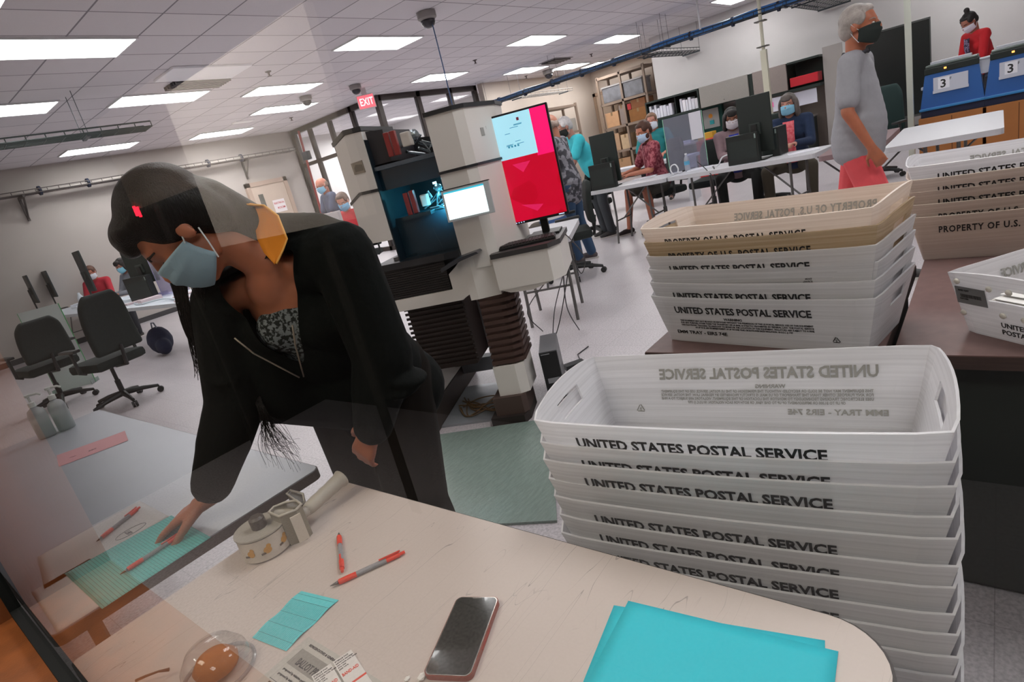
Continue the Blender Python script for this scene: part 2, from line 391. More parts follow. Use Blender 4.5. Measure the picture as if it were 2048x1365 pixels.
# ---- dome cameras
def dome(x, y, label, s=1.0):
    t = thing('dome_camera', label, 'security camera', (x, y, CEIL), 0, 'dome cameras on the ceiling')
    part('housing', G().lathe([(0.055*s, 0), (0.11*s, -0.005), (0.11*s, -0.07*s), (0.085*s, -0.09*s)], (x, y, CEIL)), mat('#8a8584', 0.4), t, smooth='auto')
    part('dome', G().lathe([(0.085*s, -0.088*s), (0.08*s, -0.12*s), (0.06*s, -0.15*s), (0.03*s, -0.168*s), (0.001, -0.172*s)], (x, y, CEIL)), mat('#2a2830', 0.1), t, smooth=True)
dome(6.06, 5.50, 'dome camera on the ceiling where the thin blue cord hangs', 1.1)
dome(7.04, 9.8, 'dome camera between two left ceiling lights')
dome(7.74, 9.2, 'dome camera just above the red exit sign')
dome(14.23, 9.2, 'smallest dome camera far back between two light panels', 1.3)
def sprink(x, y, label):
    solo('sprinkler_head', G().lathe([(0.045, 0), (0.045, -0.008), (0.014, -0.02), (0.014, -0.055), (0.03, -0.06), (0.03, -0.066)], (x, y, CEIL), 12), mat('#4f4748', 0.4, 0.6), label, 'sprinkler', 'fire sprinklers on the ceiling')
sprink(5.24, 7.95, 'ceiling sprinkler right of the white square vent')
sprink(9.71, 7.87, 'ceiling sprinkler right of the hanging blue cord')
sprink(14.17, 7.82, 'ceiling sprinkler above the blue cable tray, furthest right')
sprink(7.99, 11.85, 'ceiling sprinkler over the left window wall')
sprink(13.92, 9.7, 'ceiling sprinkler left below the small far light panel')
# exit sign
e = V((8.2, 9.55, 2.98))
t = thing('exit_sign', 'lit red exit sign hanging from the ceiling before the dark window frames', 'exit sign', e)
rx = Matrix.Translation(e) @ Matrix.Rotation(math.radians(-38), 4, 'Z')
part('housing', G().box(-0.17, 0.17, -0.03, 0.03, -0.02, 0.24, 0.005, M=rx).box(-0.05, 0.05, -0.02, 0.02, 0.24, 0.36, M=rx), mat('#cfc6c8', 0.5), t)
fc = rx @ basis((0, -0.033, 0), (1, 0, 0), (0, 0, 1), (0, -1, 0))
part('face', G().box(-0.155, 0.155, -0.0335, -0.0305, -0.005, 0.225, M=rx), mat('#f0606c', 0.4, emit=0.9), t)
put('lettering', text_mesh('EXIT', 0.19, rx @ basis((-0.13, -0.035, 0.045), (1, 0, 0), (0, 0, 1), (0, -1, 0)), 0.01, width=0.26), mat('#ffd0d4', 0.4, emit=1.2), t)
# hanging cord, white cable
solo('blue_cable', G().tube([(6.06, 5.44, CEIL-0.17), (6.06, 5.44, 2.7), (6.06, 5.45, 2.0), (6.06, 5.45, 1.5)], 0.008), mat('#23446e', 0.5), 'thin blue cord hanging from the dome camera down to the machine', 'cord')
p = at(1393, 0, CEIL)
solo('hanging_cable', G().tube([p, V((p.x, p.y, 2.75))], 0.02), mat('#d8d8da', 0.5), 'white cable dropping from the ceiling onto the blue cable tray', 'cable')
# ---- cable trays of wire mesh
def tray(name, a, b, wd, label, mt, n=None, drop=0.1, depth=0.06, cable=None, side=None, hang=True, rr=0.006):
    a, b = V(a), V(b); d = (b-a); L = d.length; d.normalize(); s = V((-d.y, d.x, 0))
    t = thing(name, label, 'cable tray', a)
    g = G(); n = n or int(L/0.18)
    for sg in (-1, 1):
        for z in (0, depth): g.tube([a+s*sg*wd/2+V((0, 0, z)), b+s*sg*wd/2+V((0, 0, z))], rr*1.4, 5)
    for k in (-0.25, 0, 0.25): g.tube([a+s*wd*k, b+s*wd*k], rr, 5)
    for i in range(n+1):
        p = a+d*L*i/n
        g.tube([p+s*wd/2+V((0, 0, depth)), p+s*wd/2, p-s*wd/2, p-s*wd/2+V((0, 0, depth))], rr, 4)
    part('wire_mesh', g, mt, t)
    if cable:
        g = G(); random.seed(3)
        for k, (off, rad) in enumerate(cable[1]):
            pts = [a+d*L*i/30+s*(off+0.012*math.sin(i*1.1+k*2))+V((0, 0, rad+0.008*math.sin(i*0.8+k))) for i in range(31)]
            g.tube(pts, rad, 7)
        part('cable', g, cable[0], t, smooth=True)
        for i in range(1, int(L/0.8)):
            p = a+d*i*0.8; part('cable_tie', G().tube([p-d*0.02+V((0, 0, 0.03)), p+d*0.02+V((0, 0, 0.03))], 0.085, 10), mat('#12233f', 0.6), t)
    if hang:
        for i in range(int(L/2.2)+1):
            g = G(); p = a+d*min(L, 0.3+i*2.2)
            for sg in (-1, 1): g.tube([p+s*sg*wd/2, p+s*sg*wd/2+V((0, 0, CEIL-p.z))], 0.004, 4)
            g.box(-wd/2, wd/2, -0.02, 0.02, -0.03, -0.005, M=basis(p, s, d, (0, 0, 1)))
            part('hanger', g, mat('#3c4248', 0.5), t)
    return t
drk = mat('#31363a', 0.45, 0.4)
blu = mat('#2f6fb2', 0.45)
tray('cable_tray', (12.3, 10.3, 2.75), (12.3, 5.4, 2.75), 0.28, 'long suspended tray with a bundle of blue cables, back section', drk, cable=(mat('#3a5f8e', 0.45), [(0.0, 0.05), (0.06, 0.04), (-0.05, 0.04)]))
tray('cable_tray', (12.3, 5.4, 2.75), (12.3, -1.0, 2.75), 0.28, 'suspended tray carrying bright blue cables towards the top right', drk, cable=(blu, [(0.0, 0.055), (0.06, 0.045), (-0.05, 0.04)]))
tray('cable_tray', (12.45, 5.62, 2.72), (14.9, 5.62, 2.72), 0.42, 'empty wire tray branch ending in front of the white wall', mat('#3a3d40', 0.5), hang=True)
tray('cable_tray', (12.45, 9.3, 2.76), (15.2, 9.3, 2.76), 0.3, 'short pale wire tray branch near the steel shelving', mat('#86807a', 0.5))
tray('cable_tray', (12.45, 2.6, 2.75), (14.9, 2.6, 2.75), 0.6, 'dark wire tray branch above the walking man in grey', mat('#2b3438', 0.5))
tray('cable_tray', (0.4, 8.75, 2.85), (3.6, 8.45, 2.85), 0.3, 'dark hanging wire tray ending below a left ceiling light', mat('#3f4a48', 0.5), rr=0.007)
t = tray('cable_tray', (0.3, 13.56, 2.84), (8.9, 13.56, 2.84), 0.25, 'wire tray on brackets running along the far left wall', mat('#55504e', 0.5), cable=(mat('#a8a29c', 0.6), [(0.0, 0.03), (0.06, 0.025)]), hang=False)
for x in (1.6, 3.2, 5.1, 7.6):
    g = G(); g.box(x-0.02, x+0.02, 13.4, 13.765, 2.79, 2.83); g.tube([(x, 13.45, 2.8), (x, 13.76, 2.45)], 0.018, 5); g.box(x-0.02, x+0.02, 13.75, 13.78, 2.4, 2.82)
    part('bracket', g, mat('#4a4543', 0.5), t)
# vertical white service post and conduit post
p = at(1825, 330, 0)
solo('service_pole', G().box(p.x-0.035, p.x+0.035, p.y-0.035, p.y+0.035, 0, CEIL), mat('#c9ccc0', 0.5), 'white square service pole standing floor to ceiling before the black screen', 'pole')
p = onx(1543, 260, 12.2)
t = thing('service_pole', 'slim cream service pole with two clamps behind the seated woman in blue', 'pole', (p.x, p.y, 0))
part('pole', G().box(p.x-0.05, p.x+0.05, p.y-0.05, p.y+0.05, 0, 2.15).tube([(p.x, p.y, 2.15), (p.x, p.y, CEIL)], 0.03), mat('#cbc8b4', 0.5), t)
for zz in (2.2, 2.62): part('clamp', G().box(p.x-0.06, p.x+0.12, p.y-0.08, p.y+0.1, zz, zz+0.02), mat('#55534e', 0.5), t)
# red conduit on the office glazing
p0, p1 = onx(597, 262, 9.05), onx(655, 470, 9.05)
solo('red_conduit', G().tube([p0, (p0+p1)/2, p1], 0.03, 8), mat('#8e3432', 0.5), 'thin red pipe running down in front of the left window wall', 'pipe')
solo('camera_box', G().box(9.0, 9.12, 13.2, 13.42, 2.55, 2.75, 0.01), mat('#27333f', 0.5), 'small dark blue box mounted on the window transom at left', 'box')
# ================================================================ FOREGROUND TABLES, TRAYS, SMALL THINGS
def round_rect(x0, x1, y0, y1, rs, n=8):
    pts = []
    for (cx, cy, a0, r) in ((x1-rs[0], y0+rs[0], -90, rs[0]), (x1-rs[1], y1-rs[1], 0, rs[1]), (x0+rs[2], y1-rs[2], 90, rs[2]), (x0+rs[3], y0+rs[3], 180, rs[3])):
        for k in range(n+1):
            a = math.radians(a0+90*k/n); pts.append((cx+r*math.cos(a), cy+r*math.sin(a)))
    return pts
TZ = 0.74
def table_mat(base, dark, lines=True):
    m = bpy.data.materials.new('scuffed_laminate'); m.use_nodes = True; nt = m.node_tree; b = nt.nodes['Principled BSDF']
    b.inputs['Roughness'].default_value = 0.42
    t = nt.nodes.new('ShaderNodeTexCoord'); prev = None
    base_rgb = nt.nodes.new('ShaderNodeRGB'); base_rgb.outputs[0].default_value = lin(base); prev = base_rgb.outputs[0]
    for (rot, sc, lo, hi, amt) in ((0.5, (3.0, 26, 1), 0.485, 0.5, 0.55), (0.15, (2.2, 34, 1), 0.49, 0.5, 0.5), (-0.9, (4, 20, 1), 0.492, 0.5, 0.45)):
        mp = nt.nodes.new('ShaderNodeMapping'); mp.inputs['Rotation'].default_value = (0, 0, rot); mp.inputs['Scale'].default_value = sc
        n = nt.nodes.new('ShaderNodeTexNoise'); n.inputs['Scale'].default_value = 1.0; n.inputs['Detail'].default_value = 1.5; n.inputs['Distortion'].default_value = 0.3
        a = nt.nodes.new('ShaderNodeMath'); a.operation = 'SUBTRACT'; a.inputs[1].default_value = 0.5
        ab = nt.nodes.new('ShaderNodeMath'); ab.operation = 'ABSOLUTE'
        lt = nt.nodes.new('ShaderNodeMath'); lt.operation = 'LESS_THAN'; lt.inputs[1].default_value = 0.0028
        n3 = nt.nodes.new('ShaderNodeTexNoise'); n3.inputs['Scale'].default_value = 7; n3.inputs['Detail'].default_value = 2
        gt = nt.nodes.new('ShaderNodeMapRange'); gt.inputs[1].default_value = 0.5; gt.inputs[2].default_value = 0.66; gt.inputs[4].default_value = amt
        mu = nt.nodes.new('ShaderNodeMath'); mu.operation = 'MULTIPLY'
        mx = nt.nodes.new('ShaderNodeMixRGB'); mx.inputs[2].default_value = lin(dark)
        L = nt.links.new
        L(t.outputs['Object'], mp.inputs[0]); L(mp.outputs[0], n.inputs['Vector']); L(n.outputs['Fac'], a.inputs[0]); L(a.outputs[0], ab.inputs[0]); L(ab.outputs[0], lt.inputs[0])
        L(mp.outputs[0], n3.inputs['Vector']); n3.inputs['Scale'].default_value = 0.9; L(n3.outputs['Fac'], gt.inputs[0]); L(lt.outputs[0], mu.inputs[0]); L(gt.outputs[0], mu.inputs[1])
        L(mu.outputs[0], mx.inputs[0]); L(prev, mx.inputs[1]); prev = mx.outputs[0]
    nt.links.new(prev, b.inputs['Base Color'])
    return m
def top_table(name, label, x0, x1, y0, y1, rs, topm, edge, cat='table'):
    t = thing(name, label, cat, ((x0+x1)/2, (y0+y1)/2, 0))
    pts = round_rect(x0, x1, y0, y1, rs)
    inn = round_rect(x0+0.004, x1-0.004, y0+0.004, y1-0.004, [max(r-0.004, 0.002) for r in rs])
    part('tabletop', G().prism(inn, TZ-0.003, TZ), topm, t)
    part('edge_band', G().prism(pts, TZ-0.028, TZ-0.0028), edge, t)
    for x in (x0+0.08, x1-0.08):
        for y in (y0+0.15, y1-0.15): part('leg', G().tube([(x, y, 0), (x, y, TZ-0.028)], 0.016, 10), mat('#4a4846', 0.4, 0.7), t)
    for y in (y0+0.15, y1-0.15): part('crossbar', G().tube([(x0+0.08, y, 0.12), (x1-0.08, y, 0.12)], 0.012, 8), mat('#4a4846', 0.4, 0.7), t)
    return t
top_table('counter_table', 'scuffed cream laminate table nearest the camera with dark rounded edge', XW+0.012, 0.668, 0.085, 1.285, (0.085, 0.012, 0.01, 0.01),
          table_mat('#c6b8b0', '#3f3a3a'), mat('#2b211c', 0.5))
top_table('work_table', 'grey laminate table under the leaning woman in the black jacket', XW+0.012, 0.695, 1.415, 3.33, (0.03, 0.03, 0.02, 0.02),
          mat('#9fa2ab', 0.35, var=0.05, vs=3), mat('#3a2a22', 0.5))
# ---- dark brown tables with trays
dk = mat('#6d5450', 0.5, var=0.1, vs=30, stretch=(1, 1, 1)); dke = mat('#3b2b27', 0.5, var=0.2, vs=12, stretch=(1, 1, 12)); bk = mat('#141c18', 0.6)
def dark_table(label, x0, x1, y0, y1):
    t = thing('storage_table', label, 'table', ((x0+x1)/2, (y0+y1)/2, 0))
    part('tabletop', G().box(x0, x1, y0, y1, TZ-0.003, TZ), dk, t)
    part('edge_band', G().box(x0-0.001, x1+0.001, y0-0.001, y1+0.001, TZ-0.035, TZ-0.0031), dke, t)
    part('cabinet', G().box(x0+0.09, x1-0.05, y0+0.02, y1-0.02, 0.03, TZ-0.035), bk, t)
    part('plinth', G().box(x0+0.12, x1-0.08, y0+0.04, y1-0.04, 0, 0.03), mat('#0e1210', 0.7), t)
dark_table('dark brown table under the middle stack of mail trays', 1.53, 2.33, 0.215, 0.845)
dark_table('dark brown table at the right edge holding the loose tray and cream trays', 1.55, 2.95, -1.2, 0.195)
# ---- mail trays
def tray_mat(col, streak, tr=0.2):
    m = bpy.data.materials.new('corrugated_plastic'); m.use_nodes = True; nt = m.node_tree; b = nt.nodes['Principled BSDF']; out = nt.nodes['Material Output']
    b.inputs['Roughness'].default_value = 0.38
    t = nt.nodes.new('ShaderNodeTexCoord'); mp = nt.nodes.new('ShaderNodeMapping'); mp.inputs['Scale'].default_value = (2.5, 2.5, 260)
    n = nt.nodes.new('ShaderNodeTexNoise'); n.inputs['Scale'].default_value = 1; n.inputs['Detail'].default_value = 3
    r = nt.nodes.new('ShaderNodeValToRGB'); r.color_ramp.elements[0].position = 0.3; r.color_ramp.elements[1].position = 0.62
    r.color_ramp.elements[0].color = lin(streak); r.color_ramp.elements[1].color = lin(col)
    nt.links.new(t.outputs['Object'], mp.inputs[0]); nt.links.new(mp.outputs[0], n.inputs['Vector']); nt.links.new(n.outputs['Fac'], r.inputs[0]); nt.links.new(r.outputs[0], b.inputs['Base Color'])
    bp = nt.nodes.new('ShaderNodeBump'); bp.inputs['Strength'].default_value = 0.2; bp.inputs['Distance'].default_value = 0.002
    nt.links.new(n.outputs['Fac'], bp.inputs['Height']); nt.links.new(bp.outputs['Normal'], b.inputs['Normal'])
    tl = nt.nodes.new('ShaderNodeBsdfTranslucent'); nt.links.new(r.outputs[0], tl.inputs[0])
    m1 = nt.nodes.new('ShaderNodeMixShader'); m1.inputs[0].default_value = 0.3
    nt.links.new(b.outputs[0], m1.inputs[1]); nt.links.new(tl.outputs[0], m1.inputs[2])
    tp = nt.nodes.new('ShaderNodeBsdfTransparent'); m2 = nt.nodes.new('ShaderNodeMixShader'); m2.inputs[0].default_value = tr
    nt.links.new(m1.outputs[0], m2.inputs[1]); nt.links.new(tp.outputs[0], m2.inputs[2]); nt.links.new(m2.outputs[0], out.inputs[0])
    return m
TM = {'white': tray_mat('#f6f5f8', '#e6e5e8'), 'cream': tray_mat('#f4e8de', '#e5d6ca'), 'tan': tray_mat('#d8c4a6', '#c0aa88')}
TL, TW, TH = 0.318, 0.155, 0.155; BL, BW = 0.285, 0.128
def tray_mesh():
    g = G(); b = g.b
    ys = [-1, -0.8, -0.6, -0.34, -0.1, 0.1, 0.34, 0.6, 0.8, 1]; xs = [-1+2*i/14 for i in range(15)]
    lv = [0, 0.12, 0.35, 0.6, 0.8, 0.93, 1.0]
    loop = [(x, -1) for x in xs[:-1]] + [(1, y) for y in ys[:-1]] + [(x, 1) for x in reversed(xs[1:])] + [(-1, y) for y in reversed(ys[1:])]
    rings = []
    for f in lv:
        ln = BL+(TL-BL)*f; wd = BW+(TW-BW)*f; ring = []
        for (u, v) in loop:
            x = u*ln; y = v*wd; z = f*TH
            if abs(u) == 1 and abs(v) < 1: x += math.copysign(0.012*f*(1-v*v), u); z += 0.014*f*(1-v*v)
            if abs(v) == 1 and abs(u) < 1: y += math.copysign(0.007*f*f*(1-u*u), v); z -= 0.004*f*(1-u*u)
            if abs(u) == 1 and abs(v) == 1: x *= 0.985; y *= 0.97
            ring.append(b.verts.new(V((x, y, z))))
        rings.append(ring)
    n = len(loop)
    for q in range(len(lv)-1):
        for k in range(n):
            k2 = (k+1) % n
            a, c = loop[k], loop[k2]
            if q == 3 and a[0] == c[0] and abs(a[0]) == 1 and abs(a[1]+c[1])/2 < 0.36: continue     # hand holes
            b.faces.new((rings[q][k], rings[q][k2], rings[q+1][k2], rings[q+1][k]))
    b.faces.new(rings[0])
    me = g.mesh(); o = bpy.data.objects.new('t', me); C.objects.link(o)
    md = o.modifiers.new('s', 'SOLIDIFY'); md.thickness = 0.0042; md.offset = -1
    r = evaled(o, 'tray_shell'); bpy.data.objects.remove(o)
    for p in r.polygons: p.use_smooth = False
    return r
TRAY = {}
for k_, m_ in TM.items():
    me_ = tray_mesh(); me_.materials.append(m_); TRAY[k_] = me_
tilt = (TW-BW)/TH
def side_frame(x, z, back=False, off=0.0012):
    yw = BW+(TW-BW)*z/TH+0.007*(z/TH)**2*(1-(x/TL)**2)+off+0.0006
    up = V((0, -tilt, 1)).normalized() if not back else V((0, tilt, 1)).normalized()
    if not back: return basis((x, -yw, z), (1, 0, 0), up, V((1, 0, 0)).cross(up))
    return basis((x, yw, z), (-1, 0, 0), up, V((-1, 0, 0)).cross(up))
def on_side(me, back=False, off=0.0012):
    """wrap flat lettering (x along the tray, y = height) onto the bowed, sloping side wall"""
    for v in me.vertices:
        x, z, e = v.co.x, v.co.y, v.co.z
        f = z/TH; yw = BW+(TW-BW)*f+0.007*f*f*max(0, 1-(x/TL)**2)+off+e; z -= 0.004*f*(1-(x/TL)**2)
        v.co = V((-x, yw, z)) if back else V((x, -yw, z))
    return me
I4 = lambda x, y: Matrix.Translation((x, y, 0))
WARN = ['THIS EQUIPMENT MAY NOT BE SOLD OR RECYCLED WITHOUT THE PERMISSION OF THE US POSTAL SERVICE. USE OF THIS EQUIPMENT',
        'FOR ANY PURPOSE, OTHER THAN THE TRANSPORT OF US MAIL IS STRICTLY PROHIBITED BY FEDERAL LAW. THE POSTAL SERVICE',
        'USES ELECTRONIC TRACKING TECHNOLOGY TO MONITOR THE LOCATION OF THIS EQUIPMENT. VIOLATORS ARE SUBJECT TO A FINE',
        'OF UP TO $1,000 OR IMPRISONMENT OF UP TO ONE YEAR, OR BOTH FOR EACH VIOLATION. 18 U.S.C. § 1707']
def recyc(x, y):
    g = G()
    for k in range(3):
        a0 = math.radians(90+120*k); a1 = math.radians(90+120*(k+1)); p0 = V((math.cos(a0), math.sin(a0), 0))*0.011; p1 = V((math.cos(a1), math.sin(a1), 0))*0.011
        g.tube([p0.lerp(p1, 0.08), p0.lerp(p1, 0.86)], 0.0011, 4)
    me = g.mesh(); me.transform(I4(x, y)); return join([me, text_mesh('2', 0.011, I4(x-0.003, y-0.005), 0.02)])
def print_full(z1, w=0.40, x0=-0.235, sides=(False, True), off=0.0012):
    out = []
    for bk_ in sides:
        q = [text_mesh('UNITED STATES POSTAL SERVICE', 0.0305, I4(0, 0), 0.03, width=w), text_mesh('WARNING', 0.0105, I4(0, 0), 0.02, width=0.055)]
        q[0].transform(I4(x0, z1)); q[1].transform(I4(x0+0.155, z1-0.02))
        for i, s_ in enumerate(WARN):
            m_ = text_mesh(s_, 0.0075, I4(0, 0), 0.014, width=0.39 if i < 3 else 0.29); m_.transform(I4(x0+0.01+0.045*(i == 3), z1-0.029-0.0078*i)); q.append(m_)
        m_ = text_mesh('EMM TRAY - EIRS 74E', 0.0155, I4(0, 0), 0.02, width=0.165); m_.transform(I4(x0-0.012, z1-0.073)); q.append(m_)
        q.append(recyc(0.215, z1-0.066))
        out.append(on_side(join(q), bk_, off))
    return join(out)
def print_prop(z1, sides=(False, True), off=0.0012):
    out = []
    for bk_ in sides:
        m_ = text_mesh('PROPERTY OF U.S. POSTAL SERVICE', 0.031, I4(0, 0), 0.026, width=0.40, space=1.15); m_.transform(I4(-0.235, z1)); out.append(on_side(m_, bk_, off))
    return join(out)
def end_print():
    M = basis((TL-0.012, -0.05, 0.085), (0, 1, 0), V(((TL-BL)/TH, 0, 1)).normalized(), (1, 0, -0.2))
    return join([text_mesh(s_, 0.018, M @ Matrix.Translation((0, -0.022*i, 0)), 0.02) for i, s_ in enumerate(('LABEL', 'ONLY', 'END'))])
ink = mat('#1a1a1c', 0.5)
PR = {'full': print_full(0.103), 'low': print_full(0.088), 'prop': print_prop(0.098)}
for me_ in PR.values(): me_.materials.append(ink)
PI_ = {'full': print_full(0.103, sides=(True,), off=-0.0058), 'low': print_full(0.088, sides=(True,), off=-0.0058), 'prop': print_prop(0.098, sides=(True,), off=-0.0058)}
for me_ in PI_.values(): me_.materials.append(mat('#96948f', 0.6))
def mail_tray(x, y, z, ang, kind, pr, label, group):
    t = thing('mail_tray', label, 'mail tray', (x, y, z), math.radians(ang), group)
    b = bpy.data.objects.new('tray_body', TRAY[kind]); C.objects.link(b); b.parent = t
    p = bpy.data.objects.new('printed_lettering', PR[pr]); C.objects.link(p); p.parent = t
    q = bpy.data.objects.new('show_through_print', PI_[pr]); C.objects.link(q); q.parent = t
    return t
zs = []
# near stack, top down
top = 0.937-TH; pit = [0.0, 0.047, 0.034, 0.048, 0.036, 0.045, 0.040, 0.044, 0.038, 0.045, 0.041, 0.044, 0.04, 0.044, 0.042, 0.04, 0.043, 0.041, 0.042]
names = ['empty white mail tray on top of the nearest stack', 'second tray from the top of the nearest stack, lettering cut by the rim below', 'third tray from the top of the nearest stack, its lettering fully readable',
         'fourth tray from the top of the nearest stack, lettering almost hidden', 'fifth tray from the top of the nearest stack', 'sixth tray from the top of the nearest stack, lettering meeting the table edge']
z = top; random.seed(5)
order = ['seventh', 'eighth', 'ninth', 'tenth', 'eleventh', 'twelfth', 'thirteenth', 'fourteenth', 'fifteenth', 'sixteenth', 'seventeenth', 'eighteenth', 'nineteenth']
for i, p_ in enumerate(pit):
    z -= p_
    if z < 0.001: z = 0.001
    l = names[i] if i < 6 else '%s tray from the top of the nearest stack, low behind the table' % order[i-6]
    mail_tray(0.935+R_(-.003, .003), 0.372+R_(-.003, .003), z, -82+R_(-.6, .6), 'white', 'full' if i != 3 else 'low', l, 'trays in the nearest stack')
    if z <= 0.002: break
z = TZ+0.001
for i, (k_, p_, l) in enumerate((('white', 'full', 'bottom white tray of the middle stack, warning print fully visible'), ('white', 'full', 'fifth tray from the top of the middle stack, directly above the bottom one'),
        ('white', 'low', 'fourth tray from the top of the middle stack'), ('white', 'full', 'third tray from the top of the middle stack, first white one'),
        ('tan', 'prop', 'yellowed tan tray second from the top of the middle stack'), ('cream', 'prop', 'empty cream tray on top of the middle stack'))):
    mail_tray(1.715+R_(-.004, .004), 0.50+R_(-.003, .003), z+i*0.0425, -98.5+R_(-1, 1), k_, p_, l, 'trays in the middle stack')
for i, (k_, p_, l) in enumerate((('cream', 'prop', 'bottom cream tray of the far right stack'), ('cream', 'prop', 'tray just above the bottom of the far right stack'), ('cream', 'full', 'middle tray of the far right stack'),
        ('cream', 'full', 'second tray from the top of the far right stack'), ('white', 'full', 'top tray of the far right stack, behind the middle stack'))):
    mail_tray(2.505+R_(-.004, .004), -0.085, z+i*0.042, -91, k_, p_, l, 'trays in the far right stack')
t = mail_tray(1.835, -0.225, TZ+0.001, -41, 'white', 'full', 'loose mail tray at the right edge with grey barcode label and papers inside', 'loose tray')
del t['group']
ef = lambda y, z, off=0.0: basis((-(BL+(TL-BL)*z/TH+0.012*z/TH*(1-(y/TW)**2)+0.0015+off), y, z), (0, -1, 0), V((-(TL-BL)/TH, 0, 1)).normalized(), (-1, 0, -0.2))
lab = put('label_holder', G().box(0, 0.075, 0, 0.045, 0, 0.0015).mesh(), mat('#77797c', 0.4), t, world=False); lab.data.transform(ef(0.128, 0.082, 0.001))
g = G(); random.seed(2)
x_ = 0.012
while x_ < 0.062: w_ = R_(0.0006, 0.002); g.box(x_, x_+w_, 0.017, 0.026, 0.0015, 0.0018); x_ += w_+R_(0.0006, 0.0016)
bc = put('barcode', g.mesh(), ink, lab, world=False); bc.data.transform(ef(0.128, 0.082, 0.001))
tx = join([text_mesh('MAIL 1277', 0.006, ef(0.118, 0.116, 0.003), 0.01), text_mesh('TRAY LABEL', 0.004, ef(0.118, 0.094, 0.003), 0.01)]); put('label_print', tx, ink, lab, world=False)
for (y_, z_) in ((0.118, 0.14), (0.035, 0.135), (-0.01, 0.135), (0.12, 0.055), (0.018, 0.07), (-0.03, 0.07)):
    q = ef(y_, z_); rv = G().lathe([(0.0075, 0), (0.007, 0.003), (0.004, 0.0048), (0.0005, 0.0052)], (0, 0, 0), 14).mesh(); rv.transform(q); put('rivet', rv, mat('#d9d4cb', 0.3), t, world=False, smooth=True)
put('end_lettering', join([text_mesh('UNITED STATES', 0.0175, ef(0.03, 0.037), 0.02), text_mesh('POSTAL SERVICE', 0.0175, ef(0.032, 0.018), 0.02)]), ink, t, world=False)
Mt = Matrix.Translation((1.835, -0.225, TZ+0.001)) @ Matrix.Rotation(math.radians(-41), 4, 'Z')
for k in range(2):
    pp = solo('paper_form', G().box(-0.24+0.02*k, 0.0+0.02*k, -0.1, 0.1, 0.075+0.006*k, 0.0765+0.006*k, M=Mt), mat('#efece8', 0.6), 'printed sheet lying inside the loose tray, %s one' % ('upper' if k else 'lower'), 'paper', 'sheets in the loose tray')
solo('envelope_bundle', G().box(-0.24, 0.22, -0.105, 0.105, 0.007, 0.072, M=Mt), mat('#d9d4cc', 0.7), 'pale bundle of mail under the sheets in the loose tray', 'mail')
# ---- papers on the near table
def sheet(name, pts, z, m, label, cat, group=None, curl=0.0, n=14, thick=0.0004):
    g = G(); P = [V((p[0], p[1], 0)) for p in pts]
    def fn(u, v):
        p = P[0].lerp(P[1], u).lerp(P[3].lerp(P[2], u), v)
        return V((p.x, p.y, z+thick+curl*(math.sin(u*3+v*5)*0.25+max(0, u-0.8)*2+max(0, 0.15-v)*1.5)))
    g.grid(fn, n, n); me = g.mesh(); o = bpy.data.objects.new('t', me); C.objects.link(o)
    md = o.modifiers.new('s', 'SOLIDIFY'); md.thickness = thick; md.offset = -1; r = evaled(o, name); bpy.data.objects.remove(o)
    return tag(recentre(put(name, r, m, smooth=True)), label, cat, group)
def ruled(col, line, step, ang=0.0, w=0.12):
    m = bpy.data.materials.new('ruled_paper'); m.use_nodes = True; nt = m.node_tree; b = nt.nodes['Principled BSDF']; b.inputs['Roughness'].default_value = 0.7
    t = nt.nodes.new('ShaderNodeTexCoord'); mp = nt.nodes.new('ShaderNodeMapping'); mp.inputs['Rotation'].default_value = (0, 0, ang)
    sx = nt.nodes.new('ShaderNodeSeparateXYZ'); d = nt.nodes.new('ShaderNodeMath'); d.operation = 'DIVIDE'; d.inputs[1].default_value = step
    fr = nt.nodes.new('ShaderNodeMath'); fr.operation = 'FRACT'; lt = nt.nodes.new('ShaderNodeMath'); lt.operation = 'LESS_THAN'; lt.inputs[1].default_value = w
    mx = nt.nodes.new('ShaderNodeMixRGB'); mx.inputs[1].default_value = lin(col); mx.inputs[2].default_value = lin(line)
    L = nt.links.new; L(t.outputs['Object'], mp.inputs[0]); L(mp.outputs[0], sx.inputs[0]); L(sx.outputs[0], d.inputs[0]); L(d.outputs[0], fr.inputs[0]); L(fr.outputs[0], lt.inputs[0]); L(lt.outputs[0], mx.inputs[0]); L(mx.outputs[0], b.inputs['Base Color'])
    return m
teal = mat('#22c3d4', 0.65)
P2 = lambda px, py, z=TZ: tuple(at(px, py, z)[:2])
def rect_from(a, b, depth):
    a, b = V((*a, 0)), V((*b, 0)); d = (b-a); n = V((d.y, -d.x, 0)).normalized()
    if n.x > 0: n = -n
    return [tuple((a+n*depth)[:2]), tuple((b+n*depth)[:2]), tuple(b[:2]), tuple(a[:2])]
for i, (a, b, l) in enumerate((((1228, 1212), (1650, 1283), 'lower turquoise sheet of the two on the near table, sticking out left'), ((1257, 1204), (1677, 1306), 'upper turquoise sheet of the two on the near table, right edge lower'))):
    sheet('colored_paper', rect_from(P2(*a), P2(*b), 0.216), TZ+0.0004+0.0009*i, teal, l, 'paper', 'turquoise sheets on the near table', curl=0.0004)
sl = [P2(505, 1277), P2(573, 1304), P2(678, 1202), P2(603, 1184)]
t = thing('note_slip', 'small ruled turquoise slip on the near table below the tape dispenser', 'paper slip', (*sl[0], TZ))
g = G(); P_ = [V((*p, 0)) for p in sl]
sfn = lambda u, v, o=0.0: (lambda p: V((p.x, p.y, TZ+0.0012+0.003*math.sin(v*6)**2+o)))(P_[0].lerp(P_[1], u).lerp(P_[3].lerp(P_[2], u), v))
